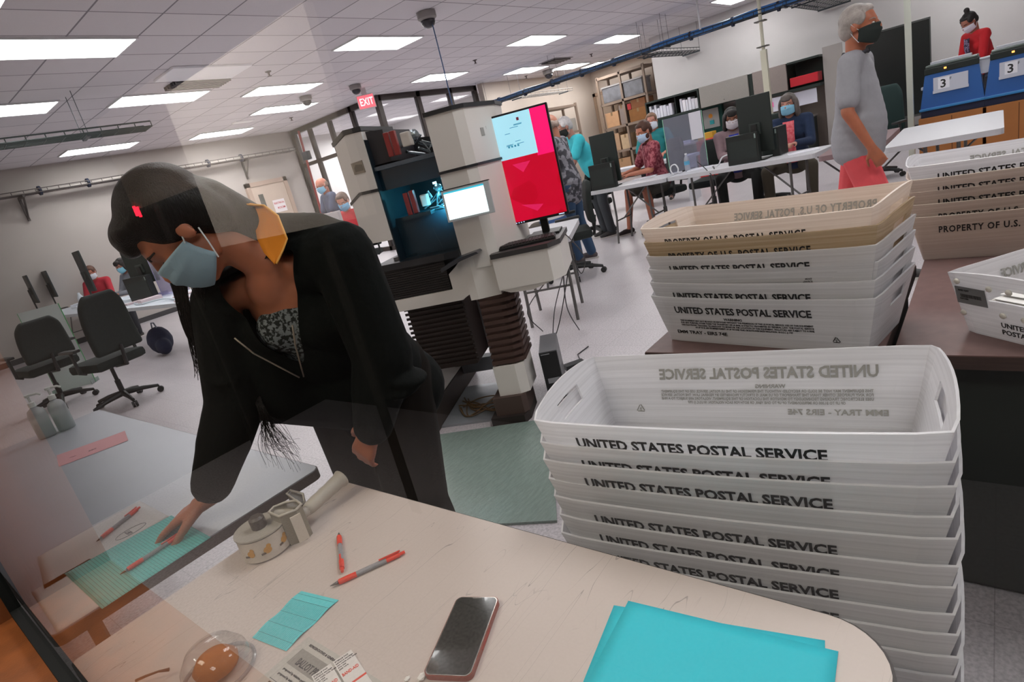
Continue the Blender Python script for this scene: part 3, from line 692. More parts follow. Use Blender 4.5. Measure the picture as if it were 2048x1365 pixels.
g.grid(lambda u, v: sfn(u, v), 8, 16); g.grid(lambda u, v: sfn(u, v, -0.0005), 8, 16); part('paper', g, mat('#58cdd2', 0.65), t, smooth=True)
g = G()
for k in range(1, 24): u_ = k/24; g.tube([sfn(0.02+u_*0.96, v/10, 0.0002) for v in range(0, 11 if k % 1 == 0 else 10)][0:9], 0.00022, 4)
for v_ in (0.12, 0.32, 0.56, 0.8, 0.93): g.tube([sfn(u/8, v_, 0.0003) for u in range(9)], 0.0003, 4)
part('ruled_lines', g, mat('#2c6f78', 0.6), t)
# ballot sheet and bandage wrapper
bp0, bp1, bp2 = V((*P2(617, 1275), 0)), V((*P2(715, 1335), 0)), V((*P2(500, 1365), 0))
ux = (bp1-bp0).normalized(); uy = V((ux.y, -ux.x, 0)); uy = uy if (bp2-bp0).dot(uy) > 0 else -uy
t = thing('ballot_sheet', 'printed ballot proposition sheet at the bottom of the near table', 'paper', (bp0.x, bp0.y, TZ))
F0 = lambda a, b_, o=0.0012: V((*(bp0+ux*a+uy*b_)[:2], TZ+o))
q = [F0(0, 0), F0(0.216, 0), F0(0.216, 0.2), F0(0, 0.2)]
part('paper', G().prism([(p.x, p.y) for p in q], TZ+0.0004, TZ+0.001), mat('#b9b3ab', 0.7), t)
tb = lambda a, b_, o=0.0013: basis(F0(a, b_, o), ux, -uy, ux.cross(-uy))
part('grey_band', G().prism([(p.x, p.y) for p in (F0(0.014, 0.02), F0(0.2, 0.02), F0(0.2, 0.05), F0(0.014, 0.05))], TZ+0.001, TZ+0.0011), mat('#8d8881', 0.7), t)
put('lettering', join([text_mesh('BALLOT PROPOSITION', 0.018, tb(0.03, 0.045), 0.01, width=0.11), text_mesh('REPRESENTATIVES & GENERAL ELECTION', 0.006, tb(0.02, 0.012), 0.01, width=0.1)]
   + [text_mesh('proposed by initiative petition relating to the subject of', 0.0055, tb(0.02, 0.06+0.009*i), 0.005) for i in range(2)]
   + [text_mesh('PROPOSITION 207', 0.0065, tb(0.02, 0.088), 0.02)] + [text_mesh('a yes vote shall have the effect of permitting limited', 0.0055, tb(0.02, 0.1+0.009*i), 0.005) for i in range(5)]), mat('#2c2a2a', 0.6), t)
part('rule_lines', G().prism([(p.x, p.y) for p in (F0(0.014, 0.079), F0(0.2, 0.079), F0(0.2, 0.0798), F0(0.014, 0.0798))], TZ+0.001, TZ+0.0012), ink, t)
w0, w1, w2 = V((*P2(703, 1302), 0)), V((*P2(742, 1362), 0)), V((*P2(650, 1335), 0))
vx = (w1-w0).normalized(); vy = V((vx.y, -vx.x, 0)); vy = vy if (w2-w0).dot(vy) > 0 else -vy
for i, (o_, l) in enumerate(((0.034, 'bandage wrapper with red lettering lying on the ballot sheet, left one'), (0.0, 'bandage wrapper with red lettering beside the phone side, right one'))):
    Fw = lambda a, b_: V((*(w0+vx*a+vy*(b_+o_))[:2], TZ+0.0022))
    t = thing('bandage_wrapper', l, 'bandage wrapper', (w0.x, w0.y, TZ), 0, 'bandage wrappers on the near table')
    part('paper', G().prism([tuple(Fw(*p)[:2]) for p in ((0, 0), (0.1, 0), (0.1, 0.031), (0, 0.031))], TZ+0.0014, TZ+0.0021), mat('#dcd6d2', 0.6), t)
    part('red_band', G().prism([tuple(Fw(*p)[:2]) for p in ((0.062, 0), (0.066, 0), (0.066, 0.031), (0.062, 0.031))], TZ+0.0021, TZ+0.0022), mat('#e04830', 0.6), t)
    Mw = basis(Fw(0.058, 0.002), vy, vx, vy.cross(vx)); Mw = basis(Fw(0.045, 0.030) if True else 0, vx*0-vy*1, -vx*-1, (-vy).cross(vx))
    put('red_lettering', text_mesh('BAND-AID', 0.009, basis(Fw(0.042, 0.029), -vy, -vx, (-vy).cross(-vx)), 0.02, width=0.026), mat('#e04830', 0.6), t)
    put('small_print', join([text_mesh(s_, 0.004, basis(Fw(0.006+0.005*k, 0.029), -vy, -vx, (-vy).cross(-vx)), 0.01) for k, s_ in enumerate(('STERILE PAD', 'adhesive bandage', 'not made with latex', 'one size', 'peel here'))]), mat('#4a4444', 0.6), t)
# phone
f0, f1, f2 = V((*P2(918, 1203), 0)), V((*P2(1010, 1203), 0)), V((*P2(871, 1362), 0))
px_ = (f1-f0).normalized(); py_ = V((px_.y, -px_.x, 0)); py_ = py_ if (f2-f0).dot(py_) > 0 else -py_
mid = f0+px_*0.037
PW, PL = 0.0375, 0.15
MP = basis((mid.x, mid.y, TZ+0.0005), px_, -py_, px_.cross(-py_))
t = thing('smartphone', 'black smartphone in a red case lying face up on the near table', 'phone', (mid.x, mid.y, TZ))
rr = [(p[0], p[1]-0.0) for p in round_rect(-PW, PW, -PL, 0, (0.011,)*4)]
part('case', G().prism(rr, 0, 0.0085, M=MP), mat('#8a4436', 0.45), t)
part('case_rim', G().prism(round_rect(-PW+0.0012, PW-0.0012, -PL+0.0012, -0.0012, (0.01,)*4), 0.0085, 0.0092, M=MP), mat('#b5aca6', 0.25, 0.8), t)
part('screen', G().prism(round_rect(-PW+0.0028, PW-0.0028, -PL+0.0028, -0.0028, (0.009,)*4), 0.0092, 0.0096, M=MP), mat('#20231d', 0.12, coat=0.5), t)
part('earpiece', G().box(-0.008, 0.008, -0.0052, -0.004, 0.0096, 0.0098, M=MP), mat('#6b655f', 0.4), t)
part('side_button', G().box(PW-0.0005, PW+0.001, -0.1, -0.06, 0.003, 0.006, M=MP), mat('#a8382c', 0.4), t)
# pens
def pen(tip, end, label, z=TZ):
    a, b = V((*tip, z+0.0055)), V((*end, z+0.0055)); d = (b-a).normalized(); L = 0.145; 
    t = thing('ballpoint_pen', label, 'pen', (a.x, a.y, z)); Q = lambda s_: a+d*s_
    r = 0.0052
    part('tip', G().tube([Q(0), Q(0.004), Q(0.016)], [0.0007, 0.0016, 0.0036], 12), mat('#6a6460', 0.3, 0.7), t, smooth=True)
    part('grip', G().tube([Q(0.016), Q(0.018), Q(0.034), Q(0.05)], [0.0044, r, r*1.06, r], 14), mat('#e23a1c', 0.45), t, smooth='auto')
    part('barrel', G().tube([Q(0.05), Q(0.108)], [r*0.93]*2, 14), clear_mat('#b9b0ac', 0.7, 0.1), t, smooth='auto')
    part('ink_refill', G().tube([Q(0.05), Q(0.106)], 0.0022, 8), mat('#4a3f42', 0.4), t)
    part('push_cap', G().tube([Q(0.108), Q(0.134), Q(0.1345), Q(0.145)], [r, r*0.95, 0.0032, 0.0030], 14), mat('#e23a1c', 0.4), t, smooth='auto')
    s = d.cross(V((0, 0, 1)))
    part('clip', G().box(0, 0.042, -0.0016, 0.0016, 0.006, 0.0078, M=basis(Q(0.095), d, s, (0, 0, 1))), mat('#d8361a', 0.4), t)
pen(P2(662, 1178), P2(805, 1112), 'longer looking red gel pen lying diagonally on the near table')
pen(P2(679, 1070), P2(687, 1155), 'shorter looking red gel pen pointing away from the camera, right of the tape dispenser')
pen(P2(195, 1088, TZ), P2(280, 1020, TZ), 'grey pen with orange cap on the white form at left', TZ+0.001)
pen(P2(243, 1155, TZ), P2(356, 1080, TZ), 'orange ended pen on the turquoise sheet under the woman hand', TZ+0.002)
# forms on the work table
fm = mat('#bdbab8', 0.7)
for i, (q, m_, l) in enumerate((([(0.1, 1.655), (0.38, 1.655), (0.382, 1.875), (0.132, 1.871)], fm, 'white printed form with a stamp oval, far one left of the hand'),
        ([(0.07, 1.42), (0.2, 1.42), (0.2, 1.68), (0.08, 1.68)], fm, 'pale form lying under the turquoise sheet at lower left'))):
    sheet('paper_form', q, TZ+0.0004, m_, l, 'paper', 'forms on the grey table')
tl = [(0.145, 1.4), (0.38, 1.41), (0.385, 1.655), (0.145, 1.675)]
sheet('colored_paper', tl, TZ+0.0011, ruled('#4fb3ae', '#2f827f', 0.0068, 0.0, 0.16), 'ruled turquoise form under the woman hand on the grey table', 'paper')
def oval(cx, cy, label):
    g = G(); g.tube([(cx+0.036*math.cos(a*PI/12), cy+0.02*math.sin(a*PI/12), TZ+0.0012) for a in range(25)], 0.0006, 4)
    me = join([g.mesh(), text_mesh('LIFT', 0.016, basis((cx-0.0, cy-0.014, TZ+0.0011), (0, 1, 0), (-1, 0, 0), (0, 0, 1)), 0.02)])
    solo_ = put('stamp_print', me, ink); tag(recentre(solo_), label, 'printed mark')
oval(0.30, 1.70, 'oval stamp printed on the white form beside the pen')
# pink strip
g = G(); p0, p1, p2, p3 = [V((*P2(*q), 0)) for q in ((113, 912), (250, 863), (257, 882), (118, 935))]
g.grid(lambda u, v: (lambda p: V((p.x, p.y, TZ+0.001+0.004*max(0, u-0.8)*5*0.3)))(p0.lerp(p1, u).lerp(p3.lerp(p2, u), v)), 10, 3)
t = thing('paper_strip', 'pink paper strip with pencil notes on the grey table', 'paper strip', (p0.x, p0.y, TZ))
part('paper', g, mat('#c58f93', 0.7), t)
d_ = (p1-p0).normalized(); n_ = V((-d_.y, d_.x, 0)); n_ = n_ if (p3-p0).dot(n_) < 0 else -n_
put('handwriting', join([text_mesh(s_, 0.035, basis(V((p3.x, p3.y, TZ+0.0022))+d_*o_+n_*0.06, d_, n_, d_.cross(n_)), 0, shear=0.3) for s_, o_ in (('w.', 0.08), ('~', 0.02))]), mat('#7a5a60', 0.6), t)
# sanitizer bottles at the far end of the grey table
bt = clear_mat('#d8e4dc', 0.7, 0.08)
for i, (px, py, l) in enumerate(((97, 862, 'clear hand sanitizer pump bottle on the grey table, nearer one'), (75, 842, 'clear pump bottle behind the nearer sanitizer'))):
    p = at(px, py, TZ); p = V((min(p.x, 0.62), min(p.y, 3.27-0.0+0.0*i), 0)); p.y = 3.2+0.08*i*0; p.x = 0.455 + 0.075*i; 
    t = thing('pump_bottle', l, 'bottle', (p.x, p.y, TZ), 0, 'pump bottles on the grey table')
    part('bottle', G().lathe([(0.03, 0), (0.034, 0.006), (0.034, 0.11), (0.028, 0.13), (0.012, 0.142), (0.012, 0.15)], (p.x, p.y, TZ), 20), bt, t, smooth='auto')
    part('gel', G().lathe([(0.029, 0.004), (0.0315, 0.01), (0.0315, 0.07), (0.001, 0.071)], (p.x, p.y, TZ), 20), clear_mat('#c9dad2', 0.8, 0.2), t, smooth='auto')
    part('pump', G().lathe([(0.014, 0.145), (0.014, 0.165), (0.005, 0.168), (0.005, 0.19), (0.012, 0.192), (0.012, 0.202)], (p.x, p.y, TZ), 14).tube([(p.x, p.y, TZ+0.197), (p.x+0.03, p.y-0.02, TZ+0.197), (p.x+0.04, p.y-0.026, TZ+0.188)], 0.005, 8), mat('#c9cdc8', 0.4), t, smooth='auto')
# ---- tape dispenser
A = V((0.455, 1.235, 0)); ax = V((0.96, 0.02, 0)).normalized()
h0 = V((*P2(612, 1040, TZ+0.02), 0)); h1 = V((*P2(680, 950, TZ+0.03), 0))
t = thing('tape_dispenser', 'handheld packing tape dispenser with pale grip on the near table corner', 'tape dispenser', (0.5, 1.25, TZ))
pale = mat('#b8b0a4', 0.35); clr = clear_mat('#cfcabf', 0.6, 0.1)
rc = V((*P2(528, 1075, TZ+0.03), TZ))
part('tape_roll', G().lathe([(0.033, 0.004), (0.052, 0.004), (0.052, 0.052), (0.033, 0.052), (0.033, 0.004)], rc, 40, cap=False), mat('#c8beb2', 0.35, var=0.05, vs=40), t, smooth='auto')
part('side_plate', G().lathe([(0.001, 0.0525), (0.043, 0.0525), (0.054, 0.055), (0.054, 0.058), (0.042, 0.056), (0.001, 0.056)], rc, 40), mat('#a9a297', 0.35), t, smooth='auto')
part('hub', G().lathe([(0.015, 0.056), (0.0165, 0.06), (0.0165, 0.078), (0.012, 0.083), (0.001, 0.083)], rc, 10), mat('#4b433d', 0.4), t, smooth='auto')
part('core', G().lathe([(0.02, 0.006), (0.032, 0.006), (0.032, 0.05), (0.02, 0.05), (0.02, 0.006)], rc, 30, cap=False), mat('#8f887c', 0.4), t, smooth='auto')
for k, a_ in enumerate((-150, -112, -70)):
    a_ = math.radians(a_); pc = rc+V((math.cos(a_), math.sin(a_), 0))*0.0524+V((0, 0, 0.026)); nn = V((math.cos(a_), math.sin(a_), 0)); tt_ = V((-nn.y, nn.x, 0)); Mk = basis(pc, tt_, (0, 0, 1), tt_.cross(V((0, 0, 1))))
    g = G(); g.ell((0, 0, 0), (0.0085, 0.008, 0.0006)); g.ell((0.004, 0.008, 0), (0.005, 0.005, 0.0006)); me = g.mesh(); me.transform(Mk); put('round_logo', me, mat('#c08a2e', 0.5), t)
    g = G(); g.box(-0.014, -0.005, -0.007, -0.003, -0.0006, 0.0006); me = g.mesh(); me.transform(Mk); put('logo_mark', me, mat('#5a4a3c', 0.5), t)
cc = V((*P2(592, 1080, TZ+0.0), TZ))
Mc = basis(cc, V((0.7, 0.72, 0)), V((-0.72, 0.7, 0)), (0, 0, 1))
outl = [(-0.012, -0.028), (0.006, -0.036), (0.03, -0.02), (0.036, 0.006), (0.03, 0.03), (0.012, 0.036), (-0.02, 0.006)]
g = G(); b_ = g.b
for f_, z0_, z1_ in ((1.0, 0.0, 0.074),):
    lo = [b_.verts.new(Mc @ V((p[0], p[1], z0_))) for p in outl]; hi = [b_.verts.new(Mc @ V((p[0], p[1], z1_))) for p in outl]
    for i in range(len(outl)): b_.faces.new((lo[i], lo[(i+1) % 7], hi[(i+1) % 7], hi[i]))
    b_.faces.new(lo)
part('guard_cup', g, mat('#8c8474', 0.3, alpha=0.82), t)
part('guard_rim', G().tube([Mc @ V((p[0], p[1], 0.075)) for p in outl+outl[:1]], 0.0028, 8), pale, t, smooth=True)
part('guard_label', G().box(-0.0375, -0.034, 0, 0.022, 0.008, 0.07, M=basis(cc, V((0.25, 0.97, 0)), V((0.97, -0.25, 0)), (0, 0, 1))), mat('#cfc5b8', 0.5), t)
hb = V((*P2(612, 1028, TZ+0.03), TZ+0.035)); he = V((*P2(680, 948, TZ+0.06), TZ+0.048)); hd = (he-hb)
part('handle', G().tube([hb, hb+hd*0.12, hb+hd*0.3, hb+hd*0.4, hb+hd*0.52, hb+hd*0.62, hb+hd*0.75, hb+hd*0.88, hb+hd*0.97, he], [0.012, 0.015, 0.0165, 0.0155, 0.017, 0.016, 0.0175, 0.0175, 0.021, 0.0215], 18), pale, t, smooth=True)
part('neck', G().tube([cc+V((0.01, 0.03, 0.05)), hb-hd.normalized()*0.004, hb+hd*0.05], [0.012, 0.014, 0.013], 10).tube([rc+V((0.02, 0.0, 0.045)), cc+V((0.0, 0.045, 0.06)), hb], [0.008, 0.01, 0.012], 8), pale, t, smooth=True)
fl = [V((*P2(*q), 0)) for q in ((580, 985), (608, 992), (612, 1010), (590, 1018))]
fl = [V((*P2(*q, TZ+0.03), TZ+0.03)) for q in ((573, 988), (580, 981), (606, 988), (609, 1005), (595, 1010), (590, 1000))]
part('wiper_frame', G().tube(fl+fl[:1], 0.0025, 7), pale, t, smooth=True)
part('opening_dark_fill', G().prism([(p.x, p.y) for p in fl], TZ+0.012, TZ+0.026), mat('#4c463c', 0.4), t)  # dark fill, shade of the frame's opening put into its colour
g = G(); q = [V((*P2(*q), 0)) for q in ((503, 1087), (560, 1068), (570, 1100), (522, 1118))]
g.prism([(p.x, p.y) for p in q], TZ+0.0004, TZ+0.001)
part('tape_tail', g, mat('#a39c93', 0.3, alpha=0.8), t)
e0, e1 = V((*P2(515, 1082), 0)), V((*P2(530, 1118), 0)); dd = (e1-e0).normalized(); nn = V((-dd.y, dd.x, 0)); nn = nn if nn.x > 0 else -nn
put('tail_print', G().prism([tuple((e0+dd*a+nn*b)[:2]) for a, b in ((0, 0), (0.045, 0), (0.045, 0.013), (0, 0.013))], TZ+0.001, TZ+0.0013).mesh(), mat('#4d4a55', 0.5), t, world=True)
put('tail_lettering', text_mesh('UNITED', 0.012, basis(V((*(e0+dd*0.042+nn*0.0115)[:2], TZ+0.0014)), -dd, -nn, (0, 0, 1)), 0.02, width=0.038), mat('#cfc8c4', 0.5), t)
# clear deli container with bun, temple of glasses at the bottom edge
c_ = at(440, 1345, TZ); 
t = thing('food_container', 'clear plastic domed container with an orange bun at the bottom left', 'food container', (c_.x, c_.y, TZ))
part('dome', G().lathe([(0.052, 0.0), (0.055, 0.004), (0.05, 0.03), (0.036, 0.05), (0.015, 0.057), (0.001, 0.058)], (c_.x, c_.y, TZ), 36, cap=False), clear_mat('#f4f4f4', 1.0, 0.02), t, smooth=True)
part('rim', G().lathe([(0.053, 0), (0.058, 0.001), (0.058, 0.004), (0.053, 0.005), (0.053, 0)], (c_.x, c_.y, TZ), 36, cap=False), clear_mat('#e8e8e8', 0.85, 0.05), t)
solo('bread_bun', G().lathe([(0.02, 0.002), (0.033, 0.01), (0.035, 0.02), (0.026, 0.032), (0.01, 0.037), (0.001, 0.038)], (c_.x, c_.y, TZ), 24), mat('#b8703a', 0.7, var=0.15, vs=30), 'orange brown bun inside the clear domed container', 'bun', smooth=True)
p0, p1 = at(272, 1362, TZ+0.01), at(338, 1340, TZ+0.014)
solo('glasses_temple', G().tube([p0, p0.lerp(p1, 0.3)+V((0, 0, 0.002)), p0.lerp(p1, 0.7)+V((0, 0, 0.003)), p1], [0.0026, 0.0022, 0.0018, 0.003], 8), mat('#4a2c1a', 0.35), 'brown temple arm of a pair of glasses at the bottom left of the near table', 'glasses', smooth=True)
for px, py, r_, l in ((845, 1358, 0.006, 'small crumpled white tissue bit left of the phone, larger one'), (815, 1361, 0.004, 'small crumpled white tissue bit left of the phone, smaller one')):
    p = at(px, py, TZ); solo('tissue_scrap', G().ell((p.x, p.y, TZ+r_*0.6), (r_*1.4, r_, r_*0.6), sub=1), mat('#e2dcd6', 0.8), l, 'tissue', 'tissue bits by the phone')
# floor mat in front of the machine
q = [at(*p, 0) for p in ((862, 885), (1062, 848), (1110, 1040), (960, 1045), (800, 1000))]
solo('floor_mat', G().prism([(1.30, 2.40), (1.12, 2.2), (1.50, 1.35), (2.27, 1.90), (1.93, 2.52)][::-1], 0.001, 0.012), mat('#7c8d86', 0.22, var=0.12, vs=8, stretch=(2, 9, 1), bump=0.3, bs=30), 'grey green ribbed floor mat in front of the scanning machine', 'floor mat')
# ================================================================ SCANNING MACHINE
MO = V((2.0, 2.57, 0)); MA = math.radians(27)
MU = V((math.sin(MA), -math.cos(MA), 0)); MV = V((math.cos(MA), math.sin(MA), 0))
MM = Matrix.Translation(MO) @ Matrix((MU, MV, (0, 0, 1))).transposed().to_4x4()
ivory = mat('#dcd7d1', 0.45, var=0.02, vs=4); graph = mat('#1c1e22', 0.4, var=0.2, vs=10); brown = mat('#37261f', 0.6)
scn = thing('ballot_scanner', 'tall ivory and black ballot scanning machine with glowing blue bay in the middle', 'scanning machine', MO)
def mp(name, g, m, smooth=False, label=None): return part(name, g, m, scn, smooth=smooth, label=label)
def mpoly(pts, v0, v1, g=None):      # outline in (u,z) extruded along v
    g = g or G(); b = g.b
    lo = [b.verts.new(MM @ V((p[0], v0, p[1]))) for p in pts]; hi = [b.verts.new(MM @ V((p[0], v1, p[1]))) for p in pts]; n = len(pts)
    b.faces.new(lo); b.faces.new(list(reversed(hi)))
    for i in range(n): b.faces.new((lo[i], hi[i], hi[(i+1) % n], lo[(i+1) % n]))
    return g
# left tower
mp('left_tower', mpoly([(-0.075, 1.148), (0.092, 1.143), (0.095, 1.703), (0.006, 1.705), (-0.068, 1.665)], 0.0, 0.42), ivory)
g = mpoly([(-0.077, 1.665), (0.004, 1.708), (0.1, 1.706), (0.1, 1.728), (0.002, 1.730), (-0.08, 1.684)], -0.005, 0.44)
g = mpoly([(-0.08, 1.362), (-0.01, 1.402), (0.096, 1.40), (0.096, 1.415), (-0.012, 1.418), (-0.08, 1.378)], -0.004, 0.43, g)
mp('dark_trim', g, graph)
s_ = mp('slot_recess', mpoly([(-0.008, 1.508), (0.058, 1.508), (0.056, 1.57), (-0.01, 1.566)], -0.002, 0.02), mat('#8d8273', 0.5))
put('slot_grip', mpoly([(0.004, 1.52), (0.05, 1.52), (0.05, 1.55), (0.014, 1.555), (0.004, 1.54)], -0.004, 0.0).mesh(), mat('#6c6255', 0.5), s_)
# right tower: front face, chamfer, side face
def col(pts, z0, z1):
    g = G(); g.prism(pts, z0, z1, M=MM); return g
foot = [(0.442, 0.0), (0.585, 0.0), (0.635, 0.03), (0.735, 0.30), (0.735, 0.48), (0.442, 0.48)]
mp('right_tower', col(foot, 0.90, 1.685), ivory)
big = [(0.436, -0.008), (0.588, -0.008), (0.642, 0.025), (0.742, 0.298), (0.742, 0.49), (0.436, 0.49)]
g = col(big, 1.685, 1.705); g.prism(big, 1.405, 1.418, M=MM)
mp('tower_cap', g, graph)
put('warning_sticker', join([text_mesh('!', 0.02, MM @ basis((0.69, 0.178, 1.57), (0.3, 0.95, 0), (0, 0, 1), (0.95, -0.3, 0)), 0.02), G().box(0, 0.03, -0.02, 0.02, 0, 0.0008, M=MM @ basis((0.672, 0.128, 1.56), (0.35, 0.94, 0), (0, 0, 1), (0.94, -0.35, 0))).mesh()]), mat('#9a968f', 0.5), scn)
# bay between towers
mp('bay_glow_block', mpoly([(0.0925, 1.02), (0.0985, 1.02), (0.0985, 1.66), (0.0925, 1.66)], 0.003, 0.45), mat('#101a22', 0.4))  # dark sheet added to keep the cyan glow off the left tower
mp('bay_back', mpoly([(0.08, 0.95), (0.45, 0.95), (0.45, 1.60), (0.08, 1.66)], 0.46, 0.5), graph)
g = mpoly([(0.09, 1.50), (0.445, 1.50), (0.445, 1.52), (0.09, 1.52)], 0.02, 0.46)
mp('upper_shelf', g, mat('#56606a', 0.3, 0.4))
g = mpoly([(0.092, 1.53), (0.19, 1.53), (0.19, 1.69), (0.092, 1.70)], 0.05, 0.45)
mp('upper_housing', g, mat('#2c2a2e', 0.5))
mp('glass_guard', mpoly([(0.095, 1.395), (0.44, 1.395), (0.44, 1.50), (0.095, 1.50)], 0.05, 0.055), mat('#122c38', 0.15))
g = mpoly([(0.092, 1.02), (0.44, 1.02), (0.44, 1.23), (0.092, 1.24)], 0.10, 0.45)
mp('lower_housing', g, mat('#15303c', 0.4))
g = G()
for (u, z) in ((0.205, 1.30), (0.24, 1.305)): g.box(u-0.013, u+0.013, 0.06, 0.09, z-0.06, z+0.06, 0.004, M=MM)
for u in (0.205, 0.24): g.box(u-0.014, u+0.014, 0.03, 0.06, 1.55, 1.67, 0.004, M=MM)
mp('red_roller', g, mat('#8e2c2a', 0.4))
mp('white_cup', G().box(0.285, 0.325, 0.05, 0.09, 1.27, 1.33, 0.006, M=MM).box(0.275, 0.325, 0.04, 0.09, 1.58, 1.65, 0.006, M=MM), mat('#cfc8c0', 0.4))
mp('roller_bracket', G().box(0.17, 0.33, 0.03, 0.1, 1.225, 1.243, M=MM), mat('#2b3c44', 0.35, 0.4))
g = G(); random.seed(11)
for k in range(9):
    u0 = R_(0.29, 0.42); z0 = R_(1.28, 1.36)
    g.tube([MM @ V((u0, R_(.1, .2), z0)), MM @ V((u0+R_(-.05, .05), R_(.1, .2), z0-0.03)), MM @ V((u0+R_(-.08, .04), R_(.1, .3), z0-R_(.04, .1)))], R_(.003, .007), 6)
for k in range(10):
    u0 = R_(0.26, 0.42); z0 = R_(1.54, 1.64)
    g.tube([MM @ V((u0, R_(.05, .2), z0)), MM @ V((u0+R_(-.05, .05), R_(.05, .2), z0+R_(-.02, .03))), MM @ V((u0+R_(-.08, .04), R_(.1, .3), z0-R_(.0, .04)))], R_(.003, .01), 6)
g.ell(MM @ V((0.375, 0.12, 1.345)), 0.022).ell(MM @ V((0.33, 0.10, 1.63)), 0.028)
mp('camera_module', g, mat('#8b949a', 0.25, 0.6))
g = G()
for k in range(4): g.box(0.3-0.03*k, 0.44, 0.12+0.02*k, 0.14+0.02*k, 1.25-0.012*k, 1.255-0.012*k, M=MM)
mp('guide_rail', g, mat('#9fb7c0', 0.2, 0.8))
lt = mp('bay_light', G().box(0.36, 0.375, 0.10, 0.115, 1.368, 1.378, M=MM).box(0.41, 0.414, 0.1, 0.104, 1.385, 1.389, M=MM), mat('#9be8ff', 0.4, emit=14))
pl = area('bay_lamp', MM @ V((0.395, 0.2, 1.375)), 0.04, 0.04, 1.5, (0.12, 0.75, 1.0)); pl.rotation_euler = (0.5, 0.2, 0)
area('bay_lamp', MM @ V((0.40, 0.02, 1.24)), 0.05, 0.05, 0.5, (0.1, 0.7, 1.0), (1.9, 0, -0.9))
# paper feeder desk below the bay
mp('feeder_top', G().prism([(-0.07, 0.0), (0.36, -0.04), (0.44, -0.02), (0.44, 0.45), (-0.05, 0.45)], 0.985, 1.02, M=MM), graph)
mp('feeder_block', mpoly([(-0.05, 0.82), (0.335, 0.815), (0.335, 0.985), (-0.055, 0.985)], 0.01, 0.3), mat('#191617', 0.5))
g = G()
for k in range(12): g.box(-0.052, 0.338, 0.002, 0.012, 0.826+0.0125*k, 0.832+0.0125*k, M=MM)
mp('feeder_ribs', g, mat('#241f20', 0.5))
mp('exit_tray', mpoly([(0.34, 0.93), (0.46, 0.97), (0.56, 0.99), (0.55, 1.0), (0.44, 0.985), (0.34, 0.95)], -0.09, 0.08), mat('#33353a', 0.35))
mp('paper_guide', G().prism([(0, 0), (0.16, -0.01), (0.17, 0.1), (0.01, 0.1)], 0, 0.004, M=MM @ Matrix.Translation((0.2, 0.12, 1.06)) @ Matrix.Rotation(1.1, 4, 'Y')), mat('#3a4248', 0.2, 0.3))
mp('paper_guide', G().prism([(0, 0), (0.12, 0), (0.12, 0.08), (0, 0.08)], 0, 0.003, M=MM @ Matrix.Translation((0.29, 0.1, 1.15)) @ Matrix.Rotation(1.35, 4, 'Y')), clear_mat('#b8ccd4', 0.8))
mp('feeder_paper', G().box(0.02, 0.17, 0.1, 0.2, 1.02, 1.035, M=MM), mat('#8c8c90', 0.6))
mp('side_stub', G().box(-0.13, -0.06, 0.0, 0.1, 0.85, 0.99, 0.01, M=MM), mat('#8f8b88', 0.45))
# base beam
g = mpoly([(-0.045, 0.748), (0.39, 0.748), (0.39, 0.752), (0.43, 0.77), (0.43, 0.965), (0.39, 0.93), (0.345, 0.90), (0.345, 0.815), (-0.05, 0.815)], 0.0, 0.35)
mp('base_beam', g, ivory)
mp('base_knee', col([(0.43, 0.0), (0.475, -0.005), (0.6, 0.02), (0.6, 0.4), (0.43, 0.4)], 0.735, 0.985), ivory)
dpts = [(0.605, -0.03), (0.90, -0.03), (0.955, 0.05), (0.955, 0.42), (0.605, 0.42)]
mp('desk_block', col(dpts, 0.765, 0.935), ivory)
mp('desk_skirt', mpoly([(0.605, 0.765), (0.66, 0.742), (0.78, 0.735), (0.9, 0.765)], -0.02, 0.35), ivory)
mp('desk_top', col([(0.60, -0.036), (0.905, -0.036), (0.962, 0.048), (0.962, 0.43), (0.60, 0.43)], 0.935, 0.96), mat('#3a3838', 0.4))
# lower works
mp('left_bellows', mpoly([(-0.045, 0.30), (0.30, 0.30), (0.30, 0.747), (-0.045, 0.747)], 0.22, 0.9), mat('#2a1a15', 0.6))
g = G()
for k in range(15): g.box(-0.06, 0.315, 0.205, 0.215, 0.32+0.029*k, 0.335+0.029*k, M=MM)
mp('bellows_fold', g, mat('#221410', 0.6))
mp('grey_panel', mpoly([(0.30, 0.25), (0.50, 0.20), (0.50, 0.745), (0.30, 0.745)], 0.5, 0.52), mat('#a9a8ab', 0.4))
g = G()
for k in range(10):
    z = 0.345+k*0.039
    g.prism([(0.452+0.002*k, 0.0), (0.585+0.0035*k, 0.0), (0.64+0.0025*k, 0.03), (0.64, 0.25), (0.452, 0.25)], z, z+0.022, M=MM)
    g.prism([(0.462, 0.012), (0.58, 0.012), (0.628, 0.04), (0.63, 0.24), (0.462, 0.24)], z+0.022, z+0.039, M=MM)
mp('right_bellows', g, mat('#463029', 0.6))
mp('column_cap', col([(0.45, -0.005), (0.575, -0.005), (0.625, 0.022), (0.63, 0.22), (0.45, 0.22)], 0.158, 0.335), ivory)
mp('column_foot', col([(0.38, -0.06), (0.575, -0.06), (0.60, 0.0), (0.60, 0.2), (0.38, 0.2)], 0.0, 0.05), mat('#241c19', 0.6))
mp('foot_box', col([(0.41, -0.03), (0.575, -0.03), (0.60, 0.0), (0.60, 0.2), (0.41, 0.2)], 0.05, 0.157), mat('#4b3b35', 0.6))
g = mpoly([(-0.06, 0.155), (0.03, 0.15), (0.04, 0.165), (0.04, 0.31), (-0.055, 0.318)], -0.02, 0.85)
mp('side_rail', g, ivory)
mp('rail_skirt', mpoly([(-0.05, 0.02), (0.035, 0.0), (0.035, 0.15), (-0.05, 0.15)], -0.015, 0.9), mat('#2a2019', 0.6))
